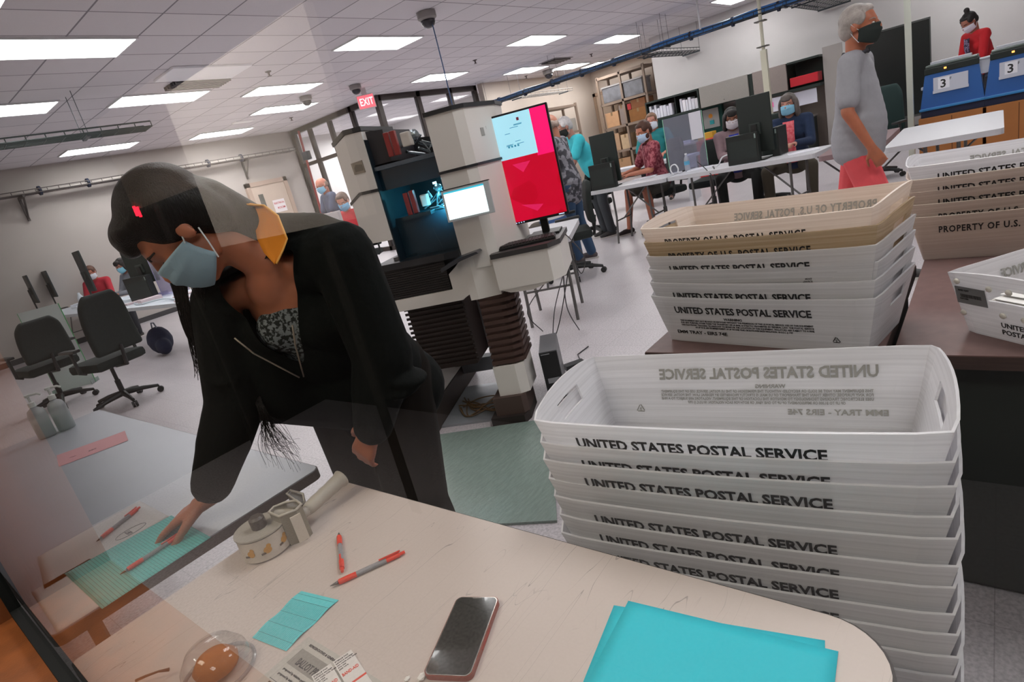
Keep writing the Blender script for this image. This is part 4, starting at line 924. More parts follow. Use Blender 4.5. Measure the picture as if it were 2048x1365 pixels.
mp('rear_rail', mpoly([(0.04, 0.10), (0.45, 0.10), (0.45, 0.19), (0.04, 0.20)], 0.62, 0.7), mat('#8f9298', 0.4))
mp('rail_block', G().box(0.04, 0.1, 0.5, 0.6, 0.20, 0.27, M=MM), mat('#5c5450', 0.5))
mp('floor_plate', col([(0.04, 0.02), (0.40, 0.02), (0.42, 0.6), (0.04, 0.6)], 0.0, 0.012), mat('#8d9196', 0.3, 0.3))
# wires
def wires(name, label, pts_list, r, m, cat='cable'):
    g = G()
    for pts in pts_list:
        P_ = [V(p) for p in pts]; out = []
        for i in range(len(P_)-1):
            p0 = P_[max(i-1, 0)]; p1 = P_[i]; p2 = P_[i+1]; p3 = P_[min(i+2, len(P_)-1)]
            for k in range(8):
                u = k/8; out.append(0.5*((2*p1)+(p2-p0)*u+(2*p0-5*p1+4*p2-p3)*u*u+(3*p1-p0-3*p2+p3)*u**3))
        out.append(P_[-1]); g.tube(out, r, 6)
    return solo(name, g, m, label, cat, smooth=True)
random.seed(21)
blk = mat('#17171a', 0.5)
wires('floor_cable', 'brown and grey wires bundled on the floor inside the machine base', [[MM @ V((0.08+R_(0, .05), 0.3+R_(-.1, .1), 0.02)), MM @ V((0.2, 0.2+R_(-.12, .15), 0.02)), MM @ V((0.33, 0.1+R_(0, .25), 0.025)), MM @ V((0.375, 0.05+R_(0, .1), 0.03))] for k in range(10)], 0.004, mat('#5d4527', 0.6))
for k, (a, b, c, l) in enumerate((((1098, 560), (1135, 640), (1158, 657), 'black cable hanging from the machine desk, longest loop'), ((1092, 575), (1055, 620), (1085, 660), 'black cable hanging from the machine desk, crossing behind the column'),
        ((1085, 590), (1110, 615), (1105, 670), 'black cable dropping straight onto the small computer'), ((1112, 570), (1120, 640), (1100, 700), 'thin black cable right of the small computer'))):
    q = [MM @ V((0.9+0.015*k, 0.43+0.01*k, 0.78)), V((*at(*b, 0.25)[:2], 0.25)) if k else V((3.2, 2.3, 0.35)), V((*at(*c, 0.02)[:2], 0.006))]
    wires('hanging_cable', l, [q], 0.004, blk)
p = at(1150, 735, 0)
t = thing('power_adapter', 'black power adapter on the floor beside the small computer', 'power adapter', (p.x, p.y, 0))
part('brick', G().box(-0.07, 0.07, -0.035, 0.035, 0, 0.035, 0.006, M=Matrix.Translation(p) @ Matrix.Rotation(-0.6, 4, 'Z')), blk, t)
part('lead', G().tube([p+V((0.05, -0.02, 0.02)), p+V((0.2, 0.1, 0.006)), p+V((0.35, 0.1, 0.006))], 0.004, 6), blk, t)
# small PC tower on the floor
t = thing('desktop_computer', 'black upright computer standing on the floor right of the machine column', 'computer', MM @ V((0.72, 0.25, 0)))
Mp = MM @ Matrix.Translation((0.70, 0.10, 0)) @ Matrix.Rotation(0.12, 4, 'Z')
part('case', G().box(0, 0.105, 0, 0.33, 0, 0.34, 0.005, M=Mp), mat('#46464a', 0.4), t)
part('front_panel', G().box(0.003, 0.102, -0.006, 0.0, 0.004, 0.336, M=Mp), mat('#141416', 0.35), t)
part('silver_badge', G().box(0.02, 0.09, -0.008, -0.006, 0.15, 0.18, M=Mp).box(0.01, 0.06, -0.008, -0.006, 0.325, 0.33, M=Mp).box(0.07, 0.082, -0.008, -0.006, 0.03, 0.045, M=Mp), mat('#8b8b90', 0.4), t)
# touch screen on the right tower
t = thing('touch_panel', 'small bright white touch screen mounted on the machine right tower', 'screen', MM @ V((0.57, -0.05, 1.16)))
Ms = MM @ basis((0.437, -0.06, 1.168), V((0.995, 0.0, 0.0)), V((0, 0.08, 1)), V((0, -1, 0.08)))
part('bezel', G().box(0, 0.255, 0, 0.158, -0.012, 0, 0.004, M=Ms), mat('#b9bfc2', 0.4), t)
part('screen', G().box(0.012, 0.225, 0.012, 0.14, 0.0002, 0.0012, M=Ms), mat('#e8faff', 0.3, emit=1.0), t)
part('header_bar', G().box(0.012, 0.225, 0.14, 0.148, 0.0002, 0.0014, M=Ms), mat('#2fa6bf', 0.3, emit=0.8), t)
part('dark_edge', G().box(-0.002, 0.258, 0.158, 0.162, -0.014, 0.001, M=Ms), graph, t)
# portrait monitor
t = thing('portrait_monitor', 'large upright monitor showing a red desktop and pale blue window', 'monitor', MM @ V((0.86, 0.27, 0.96)))
Mm = MM @ basis((0.668, 0.25, 1.05), V((1, 0, 0)), V((0, 0, 1)), V((0, -1, 0)))
part('casing', G().box(0, 0.345, 0, 0.575, -0.03, 0, 0.003, M=Mm), mat('#0d1016', 0.4), t)
def scr(x0, x1, y0, y1, d, c, e, name='screen'): return part(name, G().box(x0, x1, y0, y1, d, d+0.0006, M=Mm), mat(c, 0.4, emit=e), t)
def red_screen():
    m = bpy.data.materials.new('red_wallpaper'); m.use_nodes = True; nt = m.node_tree; b = nt.nodes['Principled BSDF']
    tc = nt.nodes.new('ShaderNodeTexCoord'); v = nt.nodes.new('ShaderNodeTexVoronoi'); v.inputs['Scale'].default_value = 9
    r = nt.nodes.new('ShaderNodeValToRGB'); r.color_ramp.elements[0].color = lin('#c4001c'); r.color_ramp.elements[1].color = lin('#ec0a3a')
    nt.links.new(tc.outputs['Object'], v.inputs['Vector']); nt.links.new(v.outputs['Color'], r.inputs[0]); nt.links.new(r.outputs[0], b.inputs['Emission Color'])
    b.inputs['Base Color'].default_value = lin('#300008'); b.inputs['Emission Strength'].default_value = 0.6; b.inputs['Roughness'].default_value = 0.3
    return m
part('screen', G().box(0.01, 0.335, 0.012, 0.565, 0, 0.0008, M=Mm), red_screen(), t)
part('pink_facet', G().box(0.245, 0.335, 0.33, 0.565, 0.0008, 0.0012, M=Mm), mat('#e80f66', 0.4, emit=0.6), t)
part('facet', G().prism([(0.10, 0.315), (0.20, 0.315), (0.15, 0.265)], 0.0008, 0.0013, M=Mm).prism([(0.1, 0.1), (0.22, 0.08), (0.18, 0.05)], 0.0008, 0.0013, M=Mm), mat('#d81c58', 0.4, emit=0.5), t)
wn = part('window_pane', G().box(0.01, 0.25, 0.345, 0.565, 0.0014, 0.002, M=Mm), mat('#a6dcee', 0.4, emit=0.5), t)
g = G(); random.seed(4)
for k in range(5): g.box(0.02, 0.032, 0.36+0.032*k, 0.372+0.032*k, 0.002, 0.0024, M=Mm)
for k in range(9): x_ = R_(0.08, 0.16); y_ = R_(0.4, 0.53); g.box(x_, x_+R_(0.02, 0.05), y_, y_+0.003, 0.002, 0.0024, M=Mm)
for k in range(4): g.box(0.1+0.017*k, 0.11+0.017*k, 0.40, 0.41, 0.002, 0.0024, M=Mm)
put('icons', g.mesh(), mat('#3f9ab8', 0.4, emit=0.3), wn)
put('window_logo', G().box(0.175, 0.188, 0.525, 0.54, 0.002, 0.0024, M=Mm).mesh(), mat('#8a2440', 0.4), wn)
tb_ = part('task_bar', G().box(0.01, 0.335, 0.003, 0.014, 0, 0.001, M=Mm), mat('#101218', 0.4), t)
g = G()
for k in range(6): g.box(0.02+0.014*k, 0.026+0.014*k, 0.006, 0.011, 0.001, 0.0014, M=Mm)
g.box(0.29, 0.32, 0.006, 0.011, 0.001, 0.0014, M=Mm)
put('icons', g.mesh(), mat('#cfe0ff', 0.4, emit=0.6), tb_)
part('stand', G().box(0.84, 0.88, 0.30, 0.33, 0.962, 1.2, M=MM).box(0.77, 0.94, 0.24, 0.41, 0.961, 0.972, 0.003, M=MM), mat('#101114', 0.4), t)
part('side_box', G().box(0.63, 0.665, 0.26, 0.30, 1.2, 1.42, M=MM), mat('#16202c', 0.4), t)
t = thing('computer_keyboard', 'black keyboard on the dark desk top below the portrait monitor', 'keyboard', MM @ V((0.74, 0.09, 0.96)))
Mk = MM @ Matrix.Translation((0.765, 0.10, 0.962)) @ Matrix.Rotation(0.1, 4, 'Z')
part('body', G().box(-0.13, 0.17, -0.065, 0.065, 0, 0.012, 0.003, M=Mk), mat('#151516', 0.5), t)
g = G()
for r_ in range(5):
    for c_ in range(17): g.box(-0.125+c_*0.0172, -0.125+c_*0.0172+0.0145, -0.058+r_*0.0235, -0.058+r_*0.0235+0.019, 0.012, 0.018, M=Mk)
part('keys', g, mat('#1e1d1e', 0.5), t)
wires('monitor_cable', 'thin grey cables looping off the desk beside the portrait monitor', [[MM @ V((0.93, 0.3, 0.966)), MM @ V((0.975, 0.36, 0.9)), MM @ V((1.02, 0.5, 0.75)), MM @ V((0.98, 0.5, 0.66)), MM @ V((0.95, 0.44, 0.82))]], 0.003, mat('#4a4646', 0.5))
# ================================================================ OFFICE FURNITURE
grey_leg = mat('#6a6866', 0.4, 0.5); cloth = mat('#1a211f', 0.85, var=0.15, vs=60); plastic = mat('#1b1c1d', 0.5)
def office_chair(label, loc, rz, m=cloth, tall=False):
    t = thing('office_chair', label, 'office chair', (0, 0, 0), 0)
    g = G(); g.lathe([(0.035, 0.1), (0.04, 0.13), (0.026, 0.14), (0.026, 0.26), (0.018, 0.26), (0.018, 0.42)], (0, 0, 0), 14)
    part('gas_column', g, plastic, t, world=False, smooth='auto')
    for k in range(5):
        a = 2*PI*k/5+0.3; d = V((math.cos(a), math.sin(a), 0))
        l = part('leg', G().tube([d*0.02+V((0, 0, 0.115)), d*0.18+V((0, 0, 0.1)), d*0.31+V((0, 0, 0.075))], [0.03, 0.022, 0.016], 8), plastic, t, world=False, smooth='auto')
        s = V((-d.y, d.x, 0)); g = G()
        for sg in (-1, 1): g.tube([d*0.315+s*sg*0.006+V((0, 0, 0.031)), d*0.315+s*sg*0.022+V((0, 0, 0.031))], 0.03, 14)
        g.tube([d*0.31+V((0, 0, 0.05)), d*0.31+V((0, 0, 0.08))], 0.008, 6)
        part('caster', g, plastic, l, world=False)
    part('seat', G().box(-0.25, 0.25, -0.25, 0.25, 0.42, 0.52, 0.045), m, t, world=False, smooth='auto')
    H = 1.14 if tall else 1.0
    def fn(u, v):
        ang = (u-0.5)*0.9; w_ = 0.25*(1-0.22*v**3); z = 0.56+(H-0.56)*v
        return V((-0.25+0.05*math.cos(ang*2)-0.05-0.03*v-0.02+0.03*math.sin(v*3), math.sin(ang)*w_*2.25*0.95*(1-0.25*max(0, v-0.85)/0.15), z))
    g = G(); g.grid(fn, 11, 12); me = g.mesh(); o = bpy.data.objects.new('t', me); C.objects.link(o)
    md = o.modifiers.new('s', 'SOLIDIFY'); md.thickness = 0.06; md.offset = 0; b = o.modifiers.new('u', 'SUBSURF'); b.levels = 1
    me = evaled(o, 'backrest'); bpy.data.objects.remove(o); put('backrest', me, m, t, world=False, smooth=True)
    part('back_support', G().tube([(-0.1, 0, 0.41), (-0.28, 0, 0.42), (-0.32, 0, 0.62)], [0.02, 0.02, 0.015], 8), plastic, t, world=False)
    for sg in (-1, 1):
        part('armrest', G().tube([(-0.02, sg*0.24, 0.43), (-0.02, sg*0.29, 0.45), (-0.02, sg*0.29, 0.66)], 0.016, 8).box(-0.14, 0.12, sg*0.29-0.035, sg*0.29+0.035, 0.66, 0.69, 0.012), mat('#2b2c2c', 0.45), t, world=False, smooth='auto')
    t.location = (loc[0], loc[1], 0); t.rotation_euler = (0, 0, rz)
    return t
OCH = None
def chair(label, loc, rz, tall=False, m=None):
    global OCH
    if m or tall: return office_chair(label, loc, rz, m or cloth, tall)
    if OCH is None: OCH = office_chair(label, loc, rz); return OCH
    return dup(OCH, (loc[0], loc[1], 0), rz, label)
def folding_table(label, cx, cy, lx, ly, rz, z=0.74, topc='#c9c9cd'):
    t = thing('folding_table', label, 'table', (cx, cy, 0), rz)
    M = Matrix.Translation((cx, cy, 0)) @ Matrix.Rotation(rz, 4, 'Z')
    part('tabletop', G().prism(round_rect(-lx/2, lx/2, -ly/2, ly/2, (0.05,)*4, 5), z-0.045, z, M=M), mat(topc, 0.4), t)
    for sy in (-1, 1):
        y = sy*(ly/2-0.28)
        for sx in (-1, 1):
            x = sx*(lx/2-0.1)
            part('leg', G().tube([M @ V((x, y, z-0.05)), M @ V((x, y, 0.35)), M @ V((x, y+sy*0.04, 0.0))], 0.014, 8), grey_leg, t)
        part('brace', G().tube([M @ V((-lx/2+0.1, y, 0.3)), M @ V((lx/2-0.1, y, 0.3))], 0.01, 6).tube([M @ V((0, y, 0.3)), M @ V((0, y-sy*0.4, z-0.05))], 0.01, 6), grey_leg, t)
    return t
folding_table('white folding table where the man in the maroon shirt works', 7.11, 3.62, 0.60, 1.06, 0.0)
folding_table('white folding table with the water bottle and two black computers', 7.02, 2.2, 0.62, 1.70, math.radians(-9))
folding_table('empty white folding table right of the walking man', 6.72, 0.36, 1.5, 0.78, math.radians(0.0))
folding_table('pinkish brown table end beside the empty white table', 7.0, 1.06, 1.5, 0.5, 0.0, z=0.735, topc='#8a7274')
folding_table('long white folding table with computers on the far left', 2.98, 10.3, 0.8, 6.1, math.radians(2.0), topc='#c4cbd2')
t = folding_table('white table corner behind the portrait monitor', 4.05, 3.02, 0.6, 1.0, MA-PI/2+0.0)
# monitors and PCs seen from behind
def monitor(label, c, w_, h_, rz, z0, m=None, base=True, portrait=False):
    M = Matrix.Translation((c[0], c[1], 0)) @ Matrix.Rotation(rz, 4, 'Z')       # back faces -X locally
    t = thing('computer_monitor', label, 'monitor', (c[0], c[1], TZ), rz)
    part('casing', G().box(-0.015, 0.015, -w_/2, w_/2, z0, z0+h_, 0.006, M=M), m or mat('#16201d', 0.5), t)
    part('screen', G().box(0.015, 0.017, -w_/2+0.012, w_/2-0.012, z0+0.012, z0+h_-0.012, M=M), mat('#3c5a78', 0.3, emit=0.3), t)
    part('mount_plate', G().box(-0.035, -0.015, -0.06, 0.06, z0+h_*0.32, z0+h_*0.32+0.12, 0.004, M=M), mat('#2c3431', 0.5), t)
    if base: part('stand', G().box(-0.055, -0.035, -0.03, 0.03, TZ+0.01, z0+h_*0.5, M=M).box(-0.14, 0.1, -0.12, 0.12, TZ+0.001, TZ+0.014, 0.004, M=M), mat('#141615', 0.5), t)
    return t
def pc(label, c, w_, h_, d_, rz, z=TZ+0.002, name='desktop_computer'):
    M = Matrix.Translation((c[0], c[1], z)) @ Matrix.Rotation(rz, 4, 'Z')
    t = thing(name, label, 'computer', (c[0], c[1], z), rz)
    part('case', G().box(0, d_, -w_/2, w_/2, 0, h_, 0.005, M=M), mat('#121917', 0.45), t)
    part('vent_panel', G().box(-0.003, 0, -w_/2+0.02, w_/2-0.02, h_*0.15, h_*0.8, M=M), mat('#1c2522', 0.6), t)
    part('badge', G().box(-0.004, 0, w_/2*-1+0.02, -w_/2+0.035, h_*0.8, h_*0.95, M=M), mat('#8b9a94', 0.4), t)
    return t
monitor('black monitor back above a black box, left of the bearded man', (7.0, 3.93), 0.36, 0.62, 0, 0.80+0.0)
pc('black computer box standing on the table in front of the left monitor', (6.85, 3.94), 0.36, 0.32, 0.06, 0)
monitor('tall black monitor back beside the woman in glasses', (7.0, 2.05), 0.36, 0.60, -0.1, 0.82)
pc('black computer box in front of the tall monitor on the long table', (6.83, 2.16), 0.35, 0.31, 0.06, -0.1)
pc('slim black computer tower right of the tall monitor', (7.02, 1.87), 0.08, 0.30, 0.25, -0.1)
# water bottle, looped white cable, shields
p = at(1376, 342, TZ)
t = thing('water_bottle', 'small clear water bottle with blue label on the folding table', 'bottle', (p.x, p.y, TZ))
part('bottle', G().lathe([(0.03, 0), (0.033, 0.01), (0.033, 0.13), (0.026, 0.16), (0.013, 0.185), (0.013, 0.195)], (p.x, p.y, TZ), 18), clear_mat('#dfe6ee', 0.7), t, smooth='auto')
part('label_band', G().lathe([(0.0335, 0.075), (0.0335, 0.12)], (p.x, p.y, TZ), 18, cap=False), mat('#5aa6c8', 0.5), t, smooth='auto')
part('cap', G().lathe([(0.014, 0.195), (0.014, 0.212), (0.001, 0.213)], (p.x, p.y, TZ), 12), mat('#e8e8ee', 0.5), t)
p = at(1350, 350, TZ)
wires('charging_cable', 'looped thick white cable standing on the table left of the water bottle', [[p+V((0, 0.02, 0.01)), p+V((0, 0.045, 0.06)), p+V((0, 0.03, 0.11)), p+V((0, -0.02, 0.12)), p+V((0, -0.05, 0.07)), p+V((0, -0.045, 0.02)), p+V((0.1, -0.05, 0.008))]], 0.008, mat('#e6e6ea', 0.4))
p = at(1440, 335, TZ)
wires('charging_cable', 'thick white cable in front of the woman in glasses', [[p+V((0.1, 0.1, 0.01)), p+V((0.1, 0.05, 0.02)), p+V((0.05, -0.02, 0.1)), p+V((0.05, -0.1, 0.12))]], 0.008, mat('#e6e6ea', 0.4))
wires('computer_cable', 'black cords hanging over the table edge below the woman in glasses', [[p+V((0.1, 0.12, 0.01)), p+V((-0.05, 0.05, 0.01)), p+V((-0.2, 0.0, -0.12)), p+V((-0.2, -0.02, -0.4)), p+V((-0.18, 0.05, -0.6))], [p+V((0.12, 0.3, 0.1)), p+V((-0.1, 0.12, 0.01)), p+V((-0.22, 0.02, -0.1)), p+V((-0.22, 0.03, -0.5))]], 0.006, blk)
def shield(label, x, y, w_, h_, z, rz, tint='#dfe4f0', amt=0.82, paper=None, edge='#9fd8b8', group=None):
    M = Matrix.Translation((x, y, z)) @ Matrix.Rotation(rz, 4, 'Z')
    t = thing('acrylic_shield', label, 'screen', (x, y, z), rz, group)
    part('sheet', G().box(-0.003, 0.003, -w_/2, w_/2, 0.0, h_, M=M), clear_mat(tint, amt), t)
    part('edge', G().box(-0.0045, 0.0045, -w_/2-0.006, -w_/2, 0, h_, M=M).box(-0.0045, 0.0045, w_/2, w_/2+0.006, 0, h_, M=M), mat(edge, 0.3), t)
    part('foot', G().box(-0.1, 0.1, -w_/2-0.003, -w_/2+0.004, 0.0, 0.05, M=M).box(-0.1, 0.1, w_/2-0.004, w_/2+0.003, 0.0, 0.05, M=M), clear_mat(tint, 0.8), t)
    if paper: part('taped_paper', G().box(-0.006, -0.004, paper[0], paper[1], paper[2], paper[3], M=M), mat('#d6d4dc', 0.7), t)
    return t
shield('clear shield with a white paper taped on it behind the water bottle', 7.42, 3.02, 0.46, 0.66, TZ+0.002, 0.35, tint='#c9cce0', amt=0.84, paper=(-0.22, -0.08, 0.34, 0.66))
# chairs on the right
chair('black office chair holding the man in the maroon shirt', (7.86, 3.62), 2.5, tall=True)
chair('dark office chair behind the woman in the blue jacket', (8.35, 2.35), PI-0.3, tall=True, m=mat('#16241f', 0.85))
chair('dark green office chair beside the service pole, empty', (9.3, 1.25), 2.8, tall=True, m=mat('#17302e', 0.85))
chair('black office chair under the person in the striped shirt', (5.35, 3.62), 2.2)
chair('black office chair behind the standing man in the patterned shirt', (7.75, 4.75), 1.2)
chair('dark chair under the woman in glasses', (8.1, 3.0), PI)
# far left chairs
chair('empty black office chair with high back nearest on the left', (1.66, 6.78), PI/2+0.25, tall=True)
chair('second black office chair further left, partly cut by the wooden frame', (1.42, 8.05), PI/2+0.1)
# large screen on a stand, cabinets along the right wall
t = thing('display_screen', 'big black flat display standing against the white wall', 'display', (14.4, 1.5, 0))
part('panel', G().box(14.3, 14.38, 0.99, 2.25, 0.35, 2.0, 0.01), mat('#0c1413', 0.25), t)
part('bezel', G().box(14.29, 14.31, 0.985, 2.255, 0.32, 0.36).box(14.29, 14.31, 0.985, 2.255, 1.98, 2.01).box(14.285, 14.31, 0.975, 0.995, 0.32, 2.01), mat('#3d403e', 0.4), t)
part('stand', G().box(14.38, 14.5, 1.3, 1.9, 0.0, 1.2).box(14.1, 14.7, 1.2, 2.0, 0, 0.05), mat('#191b1b', 0.5), t)
taupe = mat('#94877f', 0.7, var=0.05, vs=80); dgr = mat('#12211c', 0.5)
solo('partition_panel', G().box(14.25, 14.3, 2.4, 2.75, 0, 2.0), mat('#a39d99', 0.6), 'grey partition edge left of the black display', 'partition')
t = thing('overhead_cabinet', 'open black wall shelf holding rows of white papers', 'shelf', (14.55, 6.0, 1.45))
part('carcass', G().box(14.15, 14.95, 5.3, 6.62, 1.84, 1.88).box(14.15, 14.95, 5.3, 6.62, 1.42, 1.46).box(14.9, 14.95, 5.3, 6.62, 1.46, 1.84).box(14.15, 14.9, 5.3, 5.33, 1.46, 1.84).box(14.15, 14.9, 6.59, 6.62, 1.46, 1.84).box(14.3, 14.9, 5.92, 5.94, 1.46, 1.84), dgr, t)
random.seed(8)
y = 6.56
k = 0
while y > 5.36:
    w_ = R_(0.05, 0.09)
    if 5.85 < y < 6.02: y -= 0.1; continue
    solo('paper_bundle', G().box(14.22, 14.5, y-w_+0.004, y, 1.465, 1.465+R_(0.22, 0.31), M=None), mat(random.choice(['#d9d9e2', '#cfcfda', '#e2e0e6']), 0.8), 'white paper bundle in the %s half of the black wall shelf' % ('left' if y > 5.95 else 'right'), 'papers', 'white papers in the black wall shelf'); y -= w_+0.006
t = thing('overhead_cabinet', 'closed grey fabric wall cabinet right of the paper shelf', 'cabinet', (14.5, 4.7, 1.43))
part('body', G().box(14.2, 14.95, 4.12, 5.28, 1.42, 1.88), dgr, t)
part('flap_door', G().box(14.15, 14.2, 4.2, 5.28, 1.44, 1.89, 0.008), mat('#8f8b86', 0.8, var=0.06, vs=90), t)
part('lock', G().lathe([(0.012, 0), (0.012, 0.01)], (14.145, 4.74, 1.5), 10), mat('#2c2a2a', 0.4), t)
t = thing('overhead_cabinet', 'second grey fabric wall cabinet behind the cream service pole', 'cabinet', (14.5, 3.7, 1.43))
part('body', G().box(14.2, 14.95, 3.42, 4.1, 1.3, 1.88), dgr, t)
part('flap_door', G().box(14.15, 14.2, 3.42, 4.1, 1.36, 1.89, 0.008), mat('#8a7f7a', 0.8, var=0.06, vs=90), t)
t = thing('overhead_cabinet', 'open dark wall shelf with a bright red panel, left of the walking man', 'shelf', (14.5, 3.0, 1.4))
part('carcass', G().box(14.15, 14.95, 2.8, 3.4, 1.85, 1.89).box(14.15, 14.95, 2.8, 3.4, 1.3, 1.36).box(14.85, 14.95, 2.8, 3.4, 1.36, 1.85), dgr, t)
solo('red_binder', G().box(14.2, 14.6, 2.85, 3.38, 1.40, 1.58, 0.01), mat('#c41428', 0.5), 'bright red box file on the open dark wall shelf', 'box file')
solo('wall_papers', G().box(14.22, 14.25, 2.9, 4.1, 1.0, 1.28), mat('#d7d7e4', 0.7), 'white sheets pinned beneath the wall cabinet near the cream pole', 'papers')
solo('sticky_note', G().box(14.205, 14.219, 3.75, 3.86, 1.1, 1.2), mat('#ff2aa0', 0.6, emit=0.1), 'small hot pink sticky note on the white wall papers', 'note')
solo('cubicle_panel', G().box(14.85, 14.95, 2.8, 6.62, 0.0, 1.3), taupe, 'taupe fabric cubicle panel below the wall cabinets', 'partition')
solo('cubicle_panel', G().box(14.7, 14.84, 5.0, 6.62, 0.75, 1.42), mat('#12453f', 0.8), 'dark teal fabric panel under the paper shelf', 'partition')
solo('poster_print', G().box(14.66, 14.69, 5.08, 5.45, 0.95, 1.38), mat('#a9a8a6', 0.7), 'grey pinned sheet with orange and teal dots on the teal panel', 'poster')
solo('poster_dot', G().lathe([(0.05, 0), (0.05, 0.01)], (0, 0, 0), 16, M=basis((14.655, 5.27, 1.22), (0, 1, 0), (0, 0, 1), (1, 0, 0))), mat('#e0902a', 0.6), 'orange dot on the grey pinned sheet', 'printed mark')
solo('poster_dot', G().box(14.64, 14.656, 5.2, 5.3, 1.03, 1.12), mat('#2aa8b0', 0.6), 'teal square on the grey pinned sheet', 'printed mark')
t = thing('wall_desk', 'long grey desk surface below the cubicle panels', 'desk', (14.2, 4.8, 0))
part('desktop', G().box(13.7, 14.65, 3.0, 6.6, 0.72, 0.75), mat('#a8a39f', 0.5), t)
part('side_panel', G().box(13.75, 14.65, 3.02, 3.05, 0, 0.72).box(13.75, 14.65, 6.5, 6.53, 0, 0.72).box(14.55, 14.6, 3.05, 6.5, 0, 0.72), mat('#2c3533', 0.6), t)
solo('red_cabinet', G().box(13.1, 13.6, 4.55, 5.1, 0.0, 0.78, 0.01), mat('#a81418', 0.5), 'red low cabinet behind the clear shield', 'cabinet')
solo('yellow_box', G().box(13.75, 14.0, 4.95, 5.3, 0.752, 0.9, 0.01), mat('#c89a2a', 0.5), 'yellow box on the grey desk behind the clear shield', 'box')
for i, (x, y, w_, l) in enumerate(((13.8, 5.5, 0.35, 'white paper pile on the grey desk, left one'), (13.85, 4.5, 0.3, 'white paper pile on the grey desk near the woman in glasses'))):
    solo('paper_pile', G().box(x, x+0.25, y, y+w_, 0.752, 0.82), mat('#c9c9d6', 0.7), l, 'papers')
# steel shelving in the alcove
t = thing('storage_rack', 'tall tan steel storage rack full of boxes behind the bearded man', 'storage rack', (17.3, 8.65, 0))
tan = mat('#8c7a6c', 0.5)
X0, X1, Y0_, Y1_ = 16.8, 17.5, 7.75, 9.25
for x in (X0, X1):
    for y in (Y0_, Y1_, (Y0_+Y1_)/2): part('upright', G().box(x-0.03, x+0.03, y-0.03, y+0.03, 0, 3.02), tan, t)
SH = (0.1, 0.85, 1.55, 2.25, 3.0)
for z in SH: part('shelf', G().box(X0-0.03, X1+0.03, Y0_, Y1_, z-0.07, z), tan, t)
def carton(x0, x1, y0, y1, z0, z1, c, label, grp='boxes on the steel rack'):
    t = thing('cardboard_box', label, 'box', ((x0+x1)/2, (y0+y1)/2, z0), 0, grp)
    part('carton', G().box(x0, x1, y0, y1, z0, z1, 0.004), mat(c, 0.8, var=0.08, vs=6), t)
    part('tape', G().box(x0-0.001, x1+0.001, (y0+y1)/2-0.03, (y0+y1)/2+0.03, z1, z1+0.001).box(x0-0.0015, x0, (y0+y1)/2-0.03, (y0+y1)/2+0.03, z1-0.1, z1), mat('#8a6f4d', 0.5), t)
for (y0, y1, s, h, c, l) in ((8.85, 9.18, 1, 0.5, '#b8987a', 'pale carton on the second rack shelf, left side'), (8.5, 8.8, 1, 0.42, '#c2a888', 'pale carton second rack shelf, beside the left one'), (7.82, 8.3, 1, 0.4, '#a07a56', 'brown carton on the second rack shelf, right side'),
      (8.75, 9.18, 2, 0.42, '#c59a74', 'orange tan carton on the middle rack shelf'), (8.54, 8.7, 2, 0.55, '#8b7d78', 'narrow grey brown carton on the middle rack shelf'), (7.82, 8.4, 2, 0.35, '#8a5c30', 'dark brown carton on the middle rack shelf, right lower'), (7.85, 8.35, 2, 0, '#7a4c28', ''),
      (8.6, 9.18, 0, 0.5, '#b08a68', 'carton on the lowest rack shelf, left'), (7.82, 8.4, 0, 0.5, '#a67e58', 'carton on the lowest rack shelf, right')):
    if h: carton(X0+0.02, X1-0.05, y0, y1, SH[s]+0.001, SH[s]+h, c, l)
carton(X0+0.03, X1-0.08, 7.85, 8.3, SH[2]+0.352, SH[2]+0.6, '#7d5030', 'red brown carton stacked on the dark carton of the middle rack shelf')
solo('carton_mark', G().box(X0+0.012, X0+0.02, 8.3, 8.42, SH[2]+0.36, SH[2]+0.52), mat('#a82a30', 0.6), 'small red tag on the middle rack shelf', 'tag')
for (y0, y1, l) in ((8.55, 9.15, 'grey translucent storage bin on the top rack shelf, left'), (7.85, 8.45, 'grey translucent storage bin on the top rack shelf, right')):
    t = thing('storage_bin', l, 'bin', (17.1, (y0+y1)/2, SH[3]), 0, 'bins on the top rack shelf')
    part('bin', G().box(X0+0.02, X1-0.1, y0, y1, SH[3]+0.001, SH[3]+0.42, 0.02), mat('#77787e', 0.4, var=0.3, vs=5), t)
    part('lid', G().box(X0, X1-0.08, y0-0.02, y1+0.02, SH[3]+0.42, SH[3]+0.46), mat('#a09c9c', 0.4), t)
t = thing('storage_rack', 'low tan steel rack behind the portrait monitor', 'storage rack', (16.0, 9.8, 0))
for x in (14.0, 15.6):
    for y in (9.4, 9.85): part('upright', G().box(x-0.03, x+0.03, y-0.03, y+0.03, 0, 2.45), tan, t)
for z in (0.9, 1.7, 2.42): part('shelf', G().box(14.0, 15.6, 9.38, 9.87, z-0.06, z), tan, t)
for i in range(3): carton(14.08+0.5*i, 14.5+0.5*i, 9.42, 9.82, 1.701, 2.05, '#9a948c', 'grey carton on the low rack, %s' % ('left', 'middle', 'right')[i], 'cartons on the low rack')
